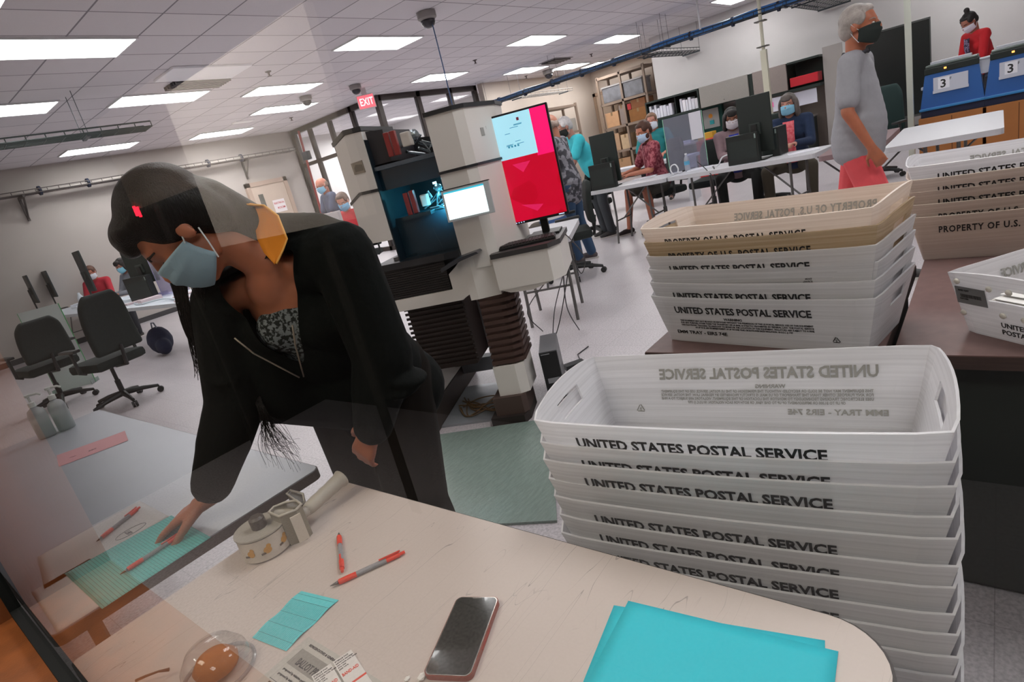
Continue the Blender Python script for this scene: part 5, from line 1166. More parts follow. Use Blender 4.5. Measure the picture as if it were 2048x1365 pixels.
# blue ballot tabulators standing on brown cartons at right
def tabulator(cx, cy, label, slbl, clbl):
    c = thing('floor_carton', clbl, 'box', (cx+0.35, cy, 0), 0, 'brown cartons under the blue ballot boxes')
    part('carton', G().box(cx+0.0, cx+0.7, cy-0.355, cy+0.355, 0.0, 0.60, 0.006), mat('#b0713c', 0.8, var=0.06, vs=3), c)
    part('flap_seam', G().box(cx-0.001, cx+0.001, cy-0.004, cy+0.004, 0.02, 0.58), mat('#5f3a1c', 0.8), c)
    t = thing('ballot_box', label, 'ballot box', (cx+0.3, cy, 0.6))
    g = G(); b_ = g.b
    def ring(x0, x1, y0, y1, z): return [b_.verts.new(V(p)) for p in ((x0, y0, z), (x1, y0, z), (x1, y1, z), (x0, y1, z))]
    rs = [ring(cx+0.02, cx+0.6, cy-0.34, cy+0.34, 0.69), ring(cx+0.03, cx+0.6, cy-0.33, cy+0.33, 0.73), ring(cx+0.07, cx+0.58, cy-0.28, cy+0.28, 1.13)]
    for q in range(2):
        for k in range(4): b_.faces.new((rs[q][k], rs[q][(k+1) % 4], rs[q+1][(k+1) % 4], rs[q+1][k]))
    b_.faces.new(rs[0]); b_.faces.new(rs[-1]); part('body', g, mat('#14579f', 0.45), t)
    part('base', G().box(cx+0.05, cx+0.6, cy-0.33, cy+0.33, 0.601, 0.69), mat('#101d40', 0.5), t)
    part('ridge', G().box(cx+0.0, cx+0.03, cy-0.345, cy+0.345, 0.69, 0.72, 0.008), mat('#2f80bd', 0.4), t)
    part('handle', G().box(cx+0.2, cx+0.3, cy+0.30, cy+0.335, 0.95, 0.99, 0.01), mat('#c9ccd2', 0.4), t)
    Ml = basis((cx+0.048, cy+0.19, 0.90), (0, -1, 0), V((0.1, 0, 1)).normalized(), (-1, 0, 0.1))
    lb = part('label_holder', G().box(0, 0.36, 0, 0.18, 0, 0.008, M=Ml).box(-0.005, 0.365, -0.015, 0.02, 0, 0.02, M=Ml), mat('#c3c6d2', 0.4), t)
    put('label_slip', G().box(0.05, 0.17, 0.03, 0.165, 0.008, 0.0084, M=Ml).mesh(), mat('#e9e9f0', 0.5), lb)
    put('label_number', join([text_mesh('3', 0.14, Ml @ Matrix.Translation((0.07, 0.045, 0.009)), 0.02), text_mesh('F', 0.045, Ml @ Matrix.Translation((0.17, 0.12, 0.009)), 0.01)]), ink, lb)
    s = thing('ballot_tabulator', slbl, 'scanner', (cx+0.3, cy, 1.13))
    part('body', G().box(cx+0.06, cx+0.58, cy-0.28, cy+0.28, 1.131, 1.21, 0.01), mat('#16211e', 0.4), s)
    part('lid', G().box(cx+0.07, cx+0.58, cy-0.27, cy+0.27, 1.211, 1.245, 0.012), mat('#59645f', 0.25), s)
    part('paper_stack', G().box(cx+0.1, cx+0.42, cy-0.2, cy+0.22, 1.246, 1.275), mat('#c4c7d0', 0.5), s)
    part('status_light', G().box(cx+0.054, cx+0.06, cy+0.05, cy+0.075, 1.165, 1.185), mat('#ff8a3a', 0.4, emit=4), s)
    return c1
bx = 9.9
c1 = onx(1903, 205, bx); c2 = onx(2026, 178, bx)
tabulator(bx, c1.y, 'blue ballot box marked 3 left of the two', 'dark tabulator scanner on top of the left blue ballot box', 'brown carton under the left blue ballot box, behind the empty white table')
tabulator(bx, c2.y-0.06, 'blue ballot box marked 3 cut by the right edge', 'dark tabulator scanner on the right blue ballot box', 'brown carton at the right edge under the right blue ballot box')
ym = (c1.y+c2.y)/2-0.02
solo('white_tote', G().box(bx+0.1, bx+0.35, ym-0.08, ym+0.08, 1.0, 1.17, 0.01).box(bx+0.08, bx+0.37, ym-0.1, ym+0.1, 1.17, 1.19, 0.005), mat('#c9cdd6', 0.5), 'white plastic container wedged between the two blue ballot boxes', 'container')
# paperwork sitting on the right tables
for (px, py, l) in ((1600, 308, 'white papers in front of the woman in the blue jacket'), (1290, 356, 'white papers beside the keyboard of the bearded man'), (1400, 338, 'loose sheets left of the black computer box')):
    p = at(px, py, TZ); solo('paper_sheets', G().box(-0.11, 0.11, -0.15, 0.15, 0.001, 0.008, M=Matrix.Translation((max(p.x, 6.95), p.y, TZ)) @ Matrix.Rotation(0.3, 4, 'Z')), mat('#dcdce4', 0.7), l, 'paper')
# ---- far left workstation clutter
shade = mat('#1c2b26', 0.5)
def xat(px, py, x): return onx(px, py, x)
def left_mon(label, px, py, w_, h_, z0, rz, x=3.15):
    p = onx(px, py, x); return monitor(label, (p.x, p.y), w_, h_, rz, z0)
left_mon('thin dark monitor seen edge on beside the person in red, far left', 176, 560, 0.5, 0.66, 0.98, -0.1, 3.0)
left_mon('dark monitor edge on at the far left, second from the frame', 102, 575, 0.5, 0.5, 0.98, -0.1, 3.0)
left_mon('dark monitor on a stand nearest the wooden frame on the left', 60, 575, 0.45, 0.5, 0.98, -0.1, 2.6)
pc('black computer box on the left table beside the leaning woman', (3.0, 9.35), 0.62, 0.34, 0.08, 0.15)
left_mon('dark monitor behind the leaning woman chin', 292, 560, 0.45, 0.5, 0.95, 0.5, 3.2)
p = onx(158, 590, 3.0)
solo('water_bottle', G().lathe([(0.045, 0), (0.05, 0.02), (0.05, 0.16), (0.02, 0.22), (0.02, 0.25)], (3.0, p.y, TZ), 16), mat('#c9d2da', 0.3), 'pale bottle on the far left table', 'bottle', smooth='auto')
random.seed(31)
for k in range(9):
    px = 110+28*k; p = at(px if px < 330 else 330, 606, TZ); y = 7.5+0.62*k
    solo('paper_pile', G().box(-0.1, 0.1, -0.13, 0.13, 0.001, R_(0.02, 0.07), M=Matrix.Translation((2.95+R_(-.1, .15), y, TZ)) @ Matrix.Rotation(R_(0, 2), 4, 'Z')), mat(random.choice(['#d5dbe2', '#b9c3ce', '#c9b9bd']), 0.7), 'small paper pile on the far left table, %s from the near end' % (['first', 'second', 'third', 'fourth', 'fifth', 'sixth', 'seventh', 'eighth', 'ninth'][k]), 'papers', 'paper piles on the far left table')
wires('charging_cable', 'white cable trailing along the far left table edge', [[(2.8, 7.6, TZ+0.01), (2.85, 8.2, TZ+0.03), (2.75, 8.8, TZ+0.01), (2.9, 9.4, TZ+0.01)]], 0.012, mat('#c9d4dc', 0.4))
shield('green edged clear shield standing behind the left chair', 1.75, 8.9, 0.45, 1.05, 0.0, 0.9, tint='#a8c8b8', amt=0.55, edge='#2f8a4a')
shield('clear shield between the person in red and the wall', 3.28, 9.0, 0.5, 0.75, TZ, 0.2, tint='#d8d4ea', amt=0.8, edge='#a8a4c0')
t = thing('backpack', 'dark blue bag on the floor under the far left table', 'bag', (2.85, 8.9, 0))
me = remesh(G().ell((2.85, 8.9, 0.2), (0.16, 0.2, 0.2)).ell((2.8, 8.7, 0.13), (0.1, 0.12, 0.12)), 0.02, 6); put('body', me, mat('#141d38', 0.8), t, smooth=True)
part('handle', G().tube([(2.85, 8.83, 0.38), (2.85, 8.87, 0.45), (2.85, 8.96, 0.45), (2.85, 9.0, 0.38)], 0.01, 6), mat('#7a8290', 0.6), t)
chair('dark chair back peeking over the pale low partition', (5.85, 8.95), 2.9)
solo('low_partition', G().box(5.16, 5.22, 7.3, 8.45, 0.0, 1.28, 0.01), mat('#b8b2b4', 0.7), 'pale low partition right of the leaning woman back', 'partition')
# ================================================================ PEOPLE
ZU = V((0, 0, 1))
def hand(g, w, d, nrm, side, s=1.0, curl=0.35, spread=0.12, point=False):
    """palm, four unequal bent fingers, thumb; w wrist, d direction, nrm palm normal, side +1 thumb towards d x nrm"""
    d = d.normalized(); nrm = (nrm-d*nrm.dot(d)).normalized(); a = d.cross(nrm)*side
    for k in (-1, -0.33, 0.33, 1): g.cap(w+a*k*0.016*s, 0.013*s, w+d*0.078*s+a*k*0.028*s, 0.0115*s, 8)
    g.cap(w-d*0.02*s, 0.022*s, w+d*0.02*s, 0.021*s, 8)
    for k, ln in ((1, 0.070), (0.33, 0.080), (-0.33, 0.074), (-1, 0.058)):
        p0 = w+d*0.080*s+a*k*0.029*s; c = curl*(0.4 if (point and k > 0.9) else 1.0)+0.05*abs(k-0.3)
        d1 = (d*math.cos(c)+nrm*math.sin(c)+a*k*spread).normalized(); d2 = (d*math.cos(c*2.1)+nrm*math.sin(c*2.1)+a*k*spread*0.6).normalized(); d3 = (d*math.cos(c*2.9)+nrm*math.sin(c*2.9)).normalized()
        p1 = p0+d1*ln*0.48*s; p2 = p1+d2*ln*0.30*s; p3 = p2+d3*ln*0.22*s
        g.cap(p0, 0.0098*s, p1, 0.0088*s, 8); g.cap(p1, 0.0088*s, p2, 0.0080*s, 8); g.cap(p2, 0.0080*s, p3, 0.0070*s, 8)
    t0 = w+d*0.018*s+a*0.02*s+nrm*0.004*s; t1 = t0+(d*0.6+a*0.75+nrm*0.25).normalized()*0.042*s; t2 = t1+(d*0.85+a*0.35+nrm*0.4).normalized()*0.032*s; t3 = t2+(d*0.95+nrm*0.35).normalized()*0.024*s
    g.cap(t0, 0.014*s, t1, 0.0115*s, 8); g.cap(t1, 0.0115*s, t2, 0.0098*s, 8); g.cap(t2, 0.0098*s, t3, 0.008*s, 8)
def ik(a, b, l1, l2, hint):
    d = b-a; L = min(d.length, (l1+l2)*0.995); u = d.normalized(); x = (l1*l1-l2*l2+L*L)/(2*L); h = math.sqrt(max(l1*l1-x*x, 0)); hp = (hint-u*hint.dot(u)).normalized()
    return a+u*x+hp*h, a+u*L
class Head:
    def __init__(s, c, f, u, k=1.0):
        s.c = V(c); s.f = V(f).normalized(); s.u = (V(u)-s.f*V(u).dot(s.f)).normalized(); s.l = s.u.cross(s.f); s.k = k
        s.R = Matrix((s.f, s.l, s.u)).transposed()
    def p(s, f, l, u): return s.c+(s.f*f+s.l*l+s.u*u)*s.k
    def ell(s, g, c, r, sub=3): g.ell(s.p(*c), tuple(x*s.k for x in r), s.R, sub)
    def build(s, g):
        s.ell(g, (-0.012, 0, 0.03), (0.096, 0.077, 0.088)); s.ell(g, (0.03, 0, -0.02), (0.062, 0.06, 0.085)); s.ell(g, (0.038, 0, -0.065), (0.05, 0.045, 0.048))
        s.ell(g, (0.066, 0, -0.095), (0.02, 0.022, 0.018)); s.ell(g, (0.068, 0, 0.03), (0.022, 0.05, 0.02))
        for sg in (-1, 1):
            s.ell(g, (0.06, sg*0.034, -0.022), (0.028, 0.024, 0.026)); s.ell(g, (-0.005, sg*0.08, -0.008), (0.018, 0.008, 0.03)); s.ell(g, (0.02, sg*0.052, -0.06), (0.04, 0.016, 0.03))
        g.cap(s.p(0.088, 0, 0.02), 0.009*s.k, s.p(0.11, 0, -0.022), 0.013*s.k, 8)
        for sg in (-1, 1): g.ell(s.p(0.1, sg*0.012, -0.028), 0.009*s.k)
        g.cap(s.p(0.092, -0.018, -0.062), 0.008*s.k, s.p(0.092, 0.018, -0.062), 0.008*s.k, 8)
    def hair(s, kind, mt, root, vox=0.008):
        g = G()
        if kind == 'bald': 
            for sg in (-1, 1): s.ell(g, (-0.05, sg*0.055, 0.0), (0.045, 0.027, 0.045))
            s.ell(g, (-0.085, 0, -0.005), (0.025, 0.055, 0.045))
        else:
            s.ell(g, (-0.026, 0, 0.045), (0.093, 0.085, 0.088)); s.ell(g, (-0.055, 0, 0.0), (0.062, 0.078, 0.075))
            for sg in (-1, 1): s.ell(g, (0.01, sg*0.068, 0.045), (0.045, 0.018, 0.04))
            if kind in ('short', 'bun', 'swept'): s.ell(g, (0.022, 0, 0.09), (0.05, 0.062, 0.03))
            if kind == 'bun': s.ell(g, (-0.06, 0, 0.15), (0.035, 0.035, 0.035))
            if kind in ('bob', 'long'):
                s.ell(g, (0.04, 0, 0.085), (0.055, 0.065, 0.035)); s.ell(g, (0.075, 0, 0.062), (0.022, 0.055, 0.025))
                for sg in (-1, 1): s.ell(g, (-0.01, sg*0.085, -0.03), (0.055, 0.026, 0.10)); s.ell(g, (-0.02, sg*0.088, -0.1), (0.05, 0.03, 0.07))
                s.ell(g, (-0.085, 0, -0.07), (0.045, 0.085, 0.1))
            if kind == 'pony': s.ell(g, (-0.1, 0, -0.03), (0.03, 0.035, 0.06))
        put('hair', remesh(g, vox, 7), mt, root, smooth=True)
    def face(s, root, brow='#4a3326', mask='#a9cfe6', glasses=False, closed=False):
        for sg in (-1, 1):
            if not closed:
                g = G(); s.ell(g, (0.082, sg*0.031, 0.004), (0.009, 0.0125, 0.0065), 2); e = put('eye', g.mesh(), mat('#d8d0cb', 0.3), root, smooth=True)
                g = G(); s.ell(g, (0.089, sg*0.031, 0.004), (0.0035, 0.0055, 0.0055), 2); put('iris', g.mesh(), mat('#1d1512', 0.2), e, smooth=True)
            else:
                g = G(); g.tube([s.p(0.083, sg*0.018, 0.0), s.p(0.09, sg*0.031, -0.004), s.p(0.078, sg*0.046, 0.001)], 0.0016*s.k, 6); put('eyelid', g.mesh(), mat('#2a1a14', 0.6), root)
            g = G(); g.tube([s.p(0.088, sg*0.014, 0.024), s.p(0.084, sg*0.032, 0.03), s.p(0.066, sg*0.052, 0.024)], [0.003*s.k, 0.0035*s.k, 0.002*s.k], 6); put('eyebrow', g.mesh(), mat(brow, 0.8), root)
        if mask:
            def fn(u, v):
                th = (u-0.5)*2*1.42; a = abs(u-0.5)*2
                hh = 0.056*(1-0.42*a*a); uu = -0.052+0.004*a+hh*(1-2*v)
                r = 0.114-0.016*abs(v-0.35)*2+0.006*math.exp(-(a*5)**2)+0.0012*math.sin(v*22)
                if v > 0.8: r -= 0.012*(v-0.8)/0.2
                return s.p(r*math.cos(th)-0.0, (0.078+0.002*(1-a))*math.sin(th), uu)
            g = G(); g.grid(fn, 25, 17); me = g.mesh(); o = bpy.data.objects.new('t', me); C.objects.link(o)
            md = o.modifiers.new('s', 'SOLIDIFY'); md.thickness = 0.002; me = evaled(o, 'face_mask'); bpy.data.objects.remove(o)
            m_ = put('face_mask', me, mat(mask, 0.75, bump=0.1, bs=200), root, smooth=True)
            g = G()
            for sg in (-1, 1):
                for uu, e_ in ((-0.02, 0.02), (-0.088, -0.03)):
                    g.tube([s.p(0.02, sg*0.077, uu), s.p(-0.002, sg*0.085, (uu+e_)/2), s.p(-0.022, sg*0.083, e_)], 0.0017*s.k, 6)
            put('ear_loop', g.mesh(), mat('#d5dbe0', 0.7), m_)
        if glasses:
            g = G()
            for sg in (-1, 1):
                g.tube([s.p(0.104, sg*0.034+0.024*math.cos(a), 0.002+0.018*math.sin(a)) for a in [k*PI/8 for k in range(17)]], 0.0018*s.k, 5)
                g.tube([s.p(0.1, sg*0.058, 0.006), s.p(0.0, sg*0.083, 0.006)], 0.0018*s.k, 5)
            g.tube([s.p(0.106, -0.01, 0.006), s.p(0.106, 0.01, 0.006)], 0.0018*s.k, 5)
            put('glasses', g.mesh(), mat('#2a211d', 0.4), root)
def skin(h): return mat(h, 0.5, sss=0.15, var=0.06, vs=20)
HV = dict(vs=14, stretch=(1, 1, 1), bump=0.4, bs=90)
def hairm(h): return mat(h, 0.6, var=0.35, **HV)
def figure(label, J, k=1.0, sk='#b8806a', shirt=None, sleeve='short', legs=None, shorts=False, shoes='#3a3838', hair='short', hairc='#3a2a20', mask='#a9cfe6', glasses=False, brow=None,
           vox=0.0095, female=False, collar=None, hem=0.0, hands=None, group=None, name='person', bulk=1.0, loc=None, sockc=None, closed=False, flare=0.0, curlL=0.35, curlR=0.35):
    hp, nk = J['hip'], J['neck']; sp = (nk-hp); SL = sp.length; su = sp.normalized()
    lat = (J['shL']-J['shR']).normalized(); fw = lat.cross(su).normalized()
    root = thing(name, label, 'person', loc or (hp.x, hp.y, 0), 0, group)
    Rt = Matrix((fw, lat, su)).transposed()
    H = J['headobj']
    g = G(); H.build(g)
    g.cap(nk-su*0.03, 0.058*k, H.p(-0.03, 0, -0.06), 0.052*k, 14)
    def torso(g, e, low=0.0):
        n = 11
        for i in range(n):
            t = -low/SL+(0.80+low/SL)*i/(n-1); c = hp+su*SL*max(t, 0)-(ZU if low else su)*max(-t, 0)*SL
            tt = max(t, 0)
            dx = (0.108+0.03*(bulk-1)*10*math.exp(-((tt-0.25)/0.3)**2)*0.35)*(1 if tt < 0.6 else 1-0.35*(tt-0.6)/0.2*0.5)
            wy = 0.150-0.012*math.exp(-((tt-0.3)/0.18)**2)+0.018*math.exp(-((tt-0.72)/0.2)**2)
            if tt > 0.7: wy *= 0.93
            g.ell(c+fw*(0.012*(bulk-1)*8*math.exp(-((tt-0.25)/0.3)**2)), ((dx+e+(0.03*math.exp(-(t/0.25)**2) if e > 0 else 0))*k, (wy+e+(0.018 if e > 0 and t < 0.25 else 0))*k*bulk**0.6, 0.105*k), Rt, 3)
        if female:
            for sg in (-1, 1): g.ell(hp+su*SL*0.66+fw*0.07+lat*sg*0.07, (0.055+e, 0.062+e, 0.06+e), Rt, 3)
        for sd in ('shL', 'shR'): g.cap(nk-su*0.035*k, (0.062+e)*k, J[sd], (0.056+e)*k); g.cap(nk-su*0.09*k, (0.075+e)*k, J[sd]-su*0.03*k, (0.055+e)*k)
    torso(g, -0.008)
    for s_ in ('L', 'R'):
        g.cap(J['sh'+s_], 0.048*k, J['el'+s_], 0.038*k); g.cap(J['el'+s_], 0.038*k, J['wr'+s_], 0.026*k)
        d = (J['wr'+s_]-J['el'+s_]).normalized(); sg = 1 if s_ == 'R' else -1
        hd = J.get('hd'+s_, d); nr = J.get('nr'+s_, V((0, 0, -1)) if abs(d.z) < 0.8 else (-lat if s_ == 'L' else lat))
        hand(g, J['wr'+s_]+d*0.01, hd, nr, J.get('ts'+s_, -sg), 1.0*k, curl=J.get('curl'+s_, 0.35), spread=J.get('spr', 0.12), point=J.get('pt'+s_, False))
        if 'kn'+s_ in J:
            kn, an = J['kn'+s_], J['an'+s_]; hj = hp+lat*(0.09 if s_ == 'L' else -0.09)*k-su*0.02
            g.cap(hj, 0.078*k, kn, 0.052*k); m_ = kn.lerp(an, 0.3)-J.get('legf', fw)*0.012; g.cap(kn, 0.05*k, m_, 0.053*k); g.cap(m_, 0.053*k, an, 0.034*k)
            tf = J.get('toe', V((fw.x, fw.y, 0)).normalized()); g.cap(an-ZU*0.03, 0.034*k, an+tf*0.14-ZU*0.05, 0.028*k)
    put('body', remesh(g, vox, 3), skin(sk), root, smooth=True)
    # clothing
    g = G(); torso(g, 0.008, hem)
    if flare: g.ell(hp-su*(hem+0.02), ((0.14)*k*bulk+flare, 0.175*k+flare, 0.06), Rt, 3)
    for s_ in ('L', 'R'):
        a, b, c = J['sh'+s_], J['el'+s_], J['wr'+s_]
        if sleeve == 'short': g.cap(a, 0.064*k, a.lerp(b, 0.75), 0.068*k)
        else: g.cap(a, 0.062*k, b, 0.053*k); g.cap(b, 0.053*k, b.lerp(c, 0.94), 0.041*k)
    sh = put('shirt', remesh(g, vox, 9), shirt, root, smooth=True)
    if legs is not None and 'knL' in J:
        g = G(); g.ell(hp-su*0.03, (0.115*k, 0.165*k, 0.12*k), Rt, 3)
        for s_ in ('L', 'R'):
            kn, an = J['kn'+s_], J['an'+s_]; hj = hp+lat*(0.09 if s_ == 'L' else -0.09)*k-su*0.02
            if shorts: g.cap(hj, 0.098*k, hj.lerp(kn, 0.78), 0.090*k)
            else: g.cap(hj, 0.095*k, kn, 0.07*k); g.cap(kn, 0.07*k, an, 0.058*k)
        put('shorts' if shorts else 'trousers', remesh(g, vox, 2), legs, root, smooth=True)
        for s_ in ('L', 'R'):
            an = J['an'+s_]; tf = J.get('toe', V((fw.x, fw.y, 0)).normalized()); g = G(); b_ = V((an.x, an.y, an.z-0.045))
            g.cap(b_-tf*0.03, 0.042, b_+tf*0.09, 0.04).cap(b_+tf*0.08, 0.038, b_+tf*0.17-ZU*0.008, 0.028); me = remesh(g, 0.009, 2)
            q = put('shoe', me, mat(shoes, 0.6), root, smooth=True)
            lo = b_.z-0.04
            put('sole', G().prism([tuple((b_+tf*x+tf.cross(ZU)*y)[:2]) for x, y in ((-0.07, -0.03), (0.02, -0.04), (0.14, -0.038), (0.195, -0.015), (0.195, 0.015), (0.14, 0.038), (0.02, 0.04), (-0.07, 0.03))], max(lo-0.006, 0.001), lo+0.014).mesh(), mat('#cfcac6', 0.6), q)
    if collar:
        g = G()
        for q in (0.0, 1.0):
            g.tube([nk+su*(0.02-0.02*abs(math.sin(a)))+(fw*math.cos(a)*0.068+lat*math.sin(a)*0.068)*k for a in [0.25+k2*(2*PI-0.5)/16 for k2 in range(17)]], 0.012*k, 8)
        put('collar', g.mesh(), mat(collar, 0.8), sh, smooth=True)
    H.hair(hair, hairm(hairc), root)
    H.face(root, brow or hairc, mask, glasses, closed)
    return root
def joints(base, yaw, pose='stand', k=1.0, lean=0.0, tall=None, hL=None, hR=None, hyaw=0.0, hpitch=0.15, roll=0.0, seat=0.50, knee=0.42, spread=0.12, step=0.0, twist=0.0, headk=1.0, side=0.0):
    F = V((math.cos(yaw), math.sin(yaw), 0)); L = V((-math.sin(yaw), math.cos(yaw), 0)); B = V((base[0], base[1], 0)); P = lambda f, l, u: B+F*f+L*l+ZU*u
    Ft = V((math.cos(yaw+twist), math.sin(yaw+twist), 0)); Lt = V((-math.sin(yaw+twist), math.cos(yaw+twist), 0))
    J = {}; hip = P(0, 0, 0.93*k if pose == 'stand' else seat+0.09); J['hip'] = hip
    su = (Ft*math.sin(lean)+ZU*math.cos(lean)+Lt*side).normalized(); J['neck'] = hip+su*0.51*k
    J['shL'] = J['neck']+Lt*0.185*k-su*0.035*k; J['shR'] = J['neck']-Lt*0.185*k-su*0.035*k
    hf = V((math.cos(yaw+hyaw), math.sin(yaw+hyaw), 0)); hd = hf*math.cos(hpitch)-ZU*math.sin(hpitch); hu = ZU*math.cos(hpitch)+hf*math.sin(hpitch)+hf.cross(ZU)*roll
    hc = J['neck']+(su*0.5+ZU*0.5).normalized()*0.155*k+hf*(0.025+0.05*math.sin(max(hpitch, 0)))
    J['headobj'] = Head(hc, hd, hu, 1.02*k*headk)
    for s_, T, sg in (('L', hL, 1), ('R', hR, -1)):
        sh = J['sh'+s_]
        t = P(*T) if T else sh+Lt*sg*0.06+Ft*0.10-ZU*0.47*k
        e, w = ik(sh, t, 0.29*k, 0.255*k, -ZU*0.6+L*sg*0.5-F*0.5); J['el'+s_] = e; J['wr'+s_] = w
    if pose == 'stand':
        for s_, sg in (('L', 1), ('R', -1)): J['kn'+s_] = P(0.03+step*sg*0.5, sg*0.10, 0.5*k); J['an'+s_] = P(-0.02+step*sg, sg*0.11, 0.09)
    else:
        for s_, sg in (('L', 1), ('R', -1)): J['kn'+s_] = P(knee, sg*(0.09+spread), seat+0.06); J['an'+s_] = P(knee+0.02+step*sg, sg*(0.09+spread*0.9), 0.09)
    J['toe'] = F; J['legf'] = F
    return J
def tex_mat(c1, c2, sc=12, c3=None, thr=0.1, rough=0.85):
    return mat(c1, rough, var=thr, second=c2, vs=sc)
def stripes():
    m = bpy.data.materials.new('striped_knit'); m.use_nodes = True; nt = m.node_tree; b = nt.nodes['Principled BSDF']; b.inputs['Roughness'].default_value = 0.85
    t = nt.nodes.new('ShaderNodeTexCoord'); sx = nt.nodes.new('ShaderNodeSeparateXYZ'); d = nt.nodes.new('ShaderNodeMath'); d.operation = 'DIVIDE'; d.inputs[1].default_value = 0.24
    fr = nt.nodes.new('ShaderNodeMath'); fr.operation = 'FRACT'; r = nt.nodes.new('ShaderNodeValToRGB'); r.color_ramp.interpolation = 'CONSTANT'
    cols = ['#d8d6da', '#6a6e74', '#d9777c', '#d9777c', '#d8d6da', '#3f5f92', '#d8d6da']
    r.color_ramp.elements[0].color = lin(cols[0]); r.color_ramp.elements[1].position = 1/7; r.color_ramp.elements[1].color = lin(cols[1])
    for i in range(2, 7): e = r.color_ramp.elements.new(i/7); e.color = lin(cols[i])
    L = nt.links.new; L(t.outputs['Object'], sx.inputs[0]); L(sx.outputs[2], d.inputs[0]); L(d.outputs[0], fr.inputs[0]); L(fr.outputs[0], r.inputs[0]); L(r.outputs[0], b.inputs['Base Color'])
    return m
YW = lambda dx, dy: math.atan2(dy, dx)
# --- walking man in grey
bx_, by_ = 4.72, 0.745
J = joints((bx_, by_), YW(-0.05, -1), 'stand', 1.04, lean=0.05, hyaw=-0.12, hpitch=0.06, hR=(0.13, -0.24, 0.93), hL=(0.05, 0.25, 0.9), step=-0.22)
J['nrR'] = V((1, 0.2, 0)); J['curlR'] = 0.5
figure('walking man in a grey polo shirt, coral shorts and black mask', J, 1.04, bulk=1.22, sk='#b0694c', shirt=mat('#9a999e', 0.85, var=0.04, vs=40), sleeve='short', legs=mat('#e0545a', 0.85, var=0.08, vs=10), shorts=True,
       hair='short', hairc='#a39a94', mask='#14201d', collar='#5d5c63', hem=0.07, brow='#a08f86')
# --- man in dark floral shirt standing
J = joints((6.05, 3.93), YW(-0.25, 1), 'stand', 1.03, lean=0.10, hyaw=0.0, hpitch=0.22, hR=(0.28, -0.2, 1.02), hL=(0.3, 0.15, 1.05), step=0.05)
figure('standing balding man in a dark grey floral shirt behind the red monitor', J, 1.03, sk='#bb7d66', shirt=tex_mat('#3a3a41', '#85848c', 14, thr=0.03), legs=mat('#2f4a68', 0.85), shoes='#4f474a', hair='bald', hairc='#a08d83', mask='#c9ced6', hem=0.16, bulk=1.1)
# --- seated striped shirt
J = joints((5.32, 3.74), YW(-0.2, 1), 'sit', 1.0, lean=0.15, hyaw=0.2, hpitch=0.3, hL=(0.4, 0.1, 0.8), hR=(0.4, -0.15, 0.8))
figure('seated person in a red, white and blue striped shirt, head hidden by the red monitor', J, 1.0, sk='#b87f63', shirt=stripes(), legs=mat('#56504a', 0.85), shorts=True, hair='short', hairc='#5a4334', mask='#cfd4da', bulk=1.08)
# --- turquoise shirt man
J = joints((7.55, 4.42), YW(-0.75, 0.55), 'stand', 1.06, lean=0.5, hyaw=0.0, hpitch=0.35, hL=(0.55, 0.15, 0.9), hR=(0.55, -0.15, 0.9))
figure('white haired man leaning in a bright turquoise shirt and black mask', J, 1.06, sk='#b5806f', shirt=mat('#3fc3d0', 0.85, var=0.05, vs=20), legs=mat('#3a3f44', 0.85), hair='short', hairc='#cfcaca', mask='#1a1d1c', bulk=1.1)
# --- bearded man maroon
J = joints((7.72, 3.58), YW(-0.78, 0.55), 'sit', 1.06, lean=0.12, seat=0.52, hyaw=0.12, hpitch=0.30, hL=(0.42, 0.02, 0.82), hR=(0.36, -0.30, 0.82), knee=0.36, spread=0.16, step=-0.06, twist=-0.15)
m_ = figure('seated bearded man in a maroon patterned shirt and pale blue mask', J, 1.06, sk='#b8745a', shirt=tex_mat('#7a2636', '#b5646c', 26, thr=0.06), legs=mat('#3e3b33', 0.85), shorts=True, shoes='#2a2021', hair='swept', hairc='#4a2c1e', mask='#bcd3ea', bulk=1.05, collar='#7a2636')
H = J['headobj']; g = G()
for sg in (-1, 1): H.ell(g, (0.02, sg*0.066, -0.05), (0.03, 0.016, 0.038)); H.ell(g, (0.04, sg*0.04, -0.1), (0.03, 0.03, 0.015))
put('beard', remesh(g, 0.006, 2), hairm('#4a2418'), m_, smooth=True)
# --- far man teal
p = onx(1308, 262, 10.75)
J = joints((p.x, p.y), YW(-0.85, -0.25), 'sit', 1.18, lean=0.12, seat=0.55, hpitch=0.1, hL=(0.4, 0.2, 0.85), hR=(0.4, -0.2, 0.85))
figure('small far seated man in a teal shirt and white mask near the storage rack', J, 1.18, sk='#b37a68', shirt=mat('#1f7d80', 0.85), legs=mat('#2a2c30', 0.85), hair='short', hairc='#7a5c48', mask='#d3d9e3')
solo('work_counter', G().box(9.75, 10.25, 3.95, 5.9, 0.70, 0.75).box(9.8, 10.2, 4.0, 4.05, 0, 0.7).box(9.8, 10.2, 5.8, 5.85, 0, 0.7), mat('#c9c9cf', 0.5), 'white desk in front of the far man in teal', 'desk')
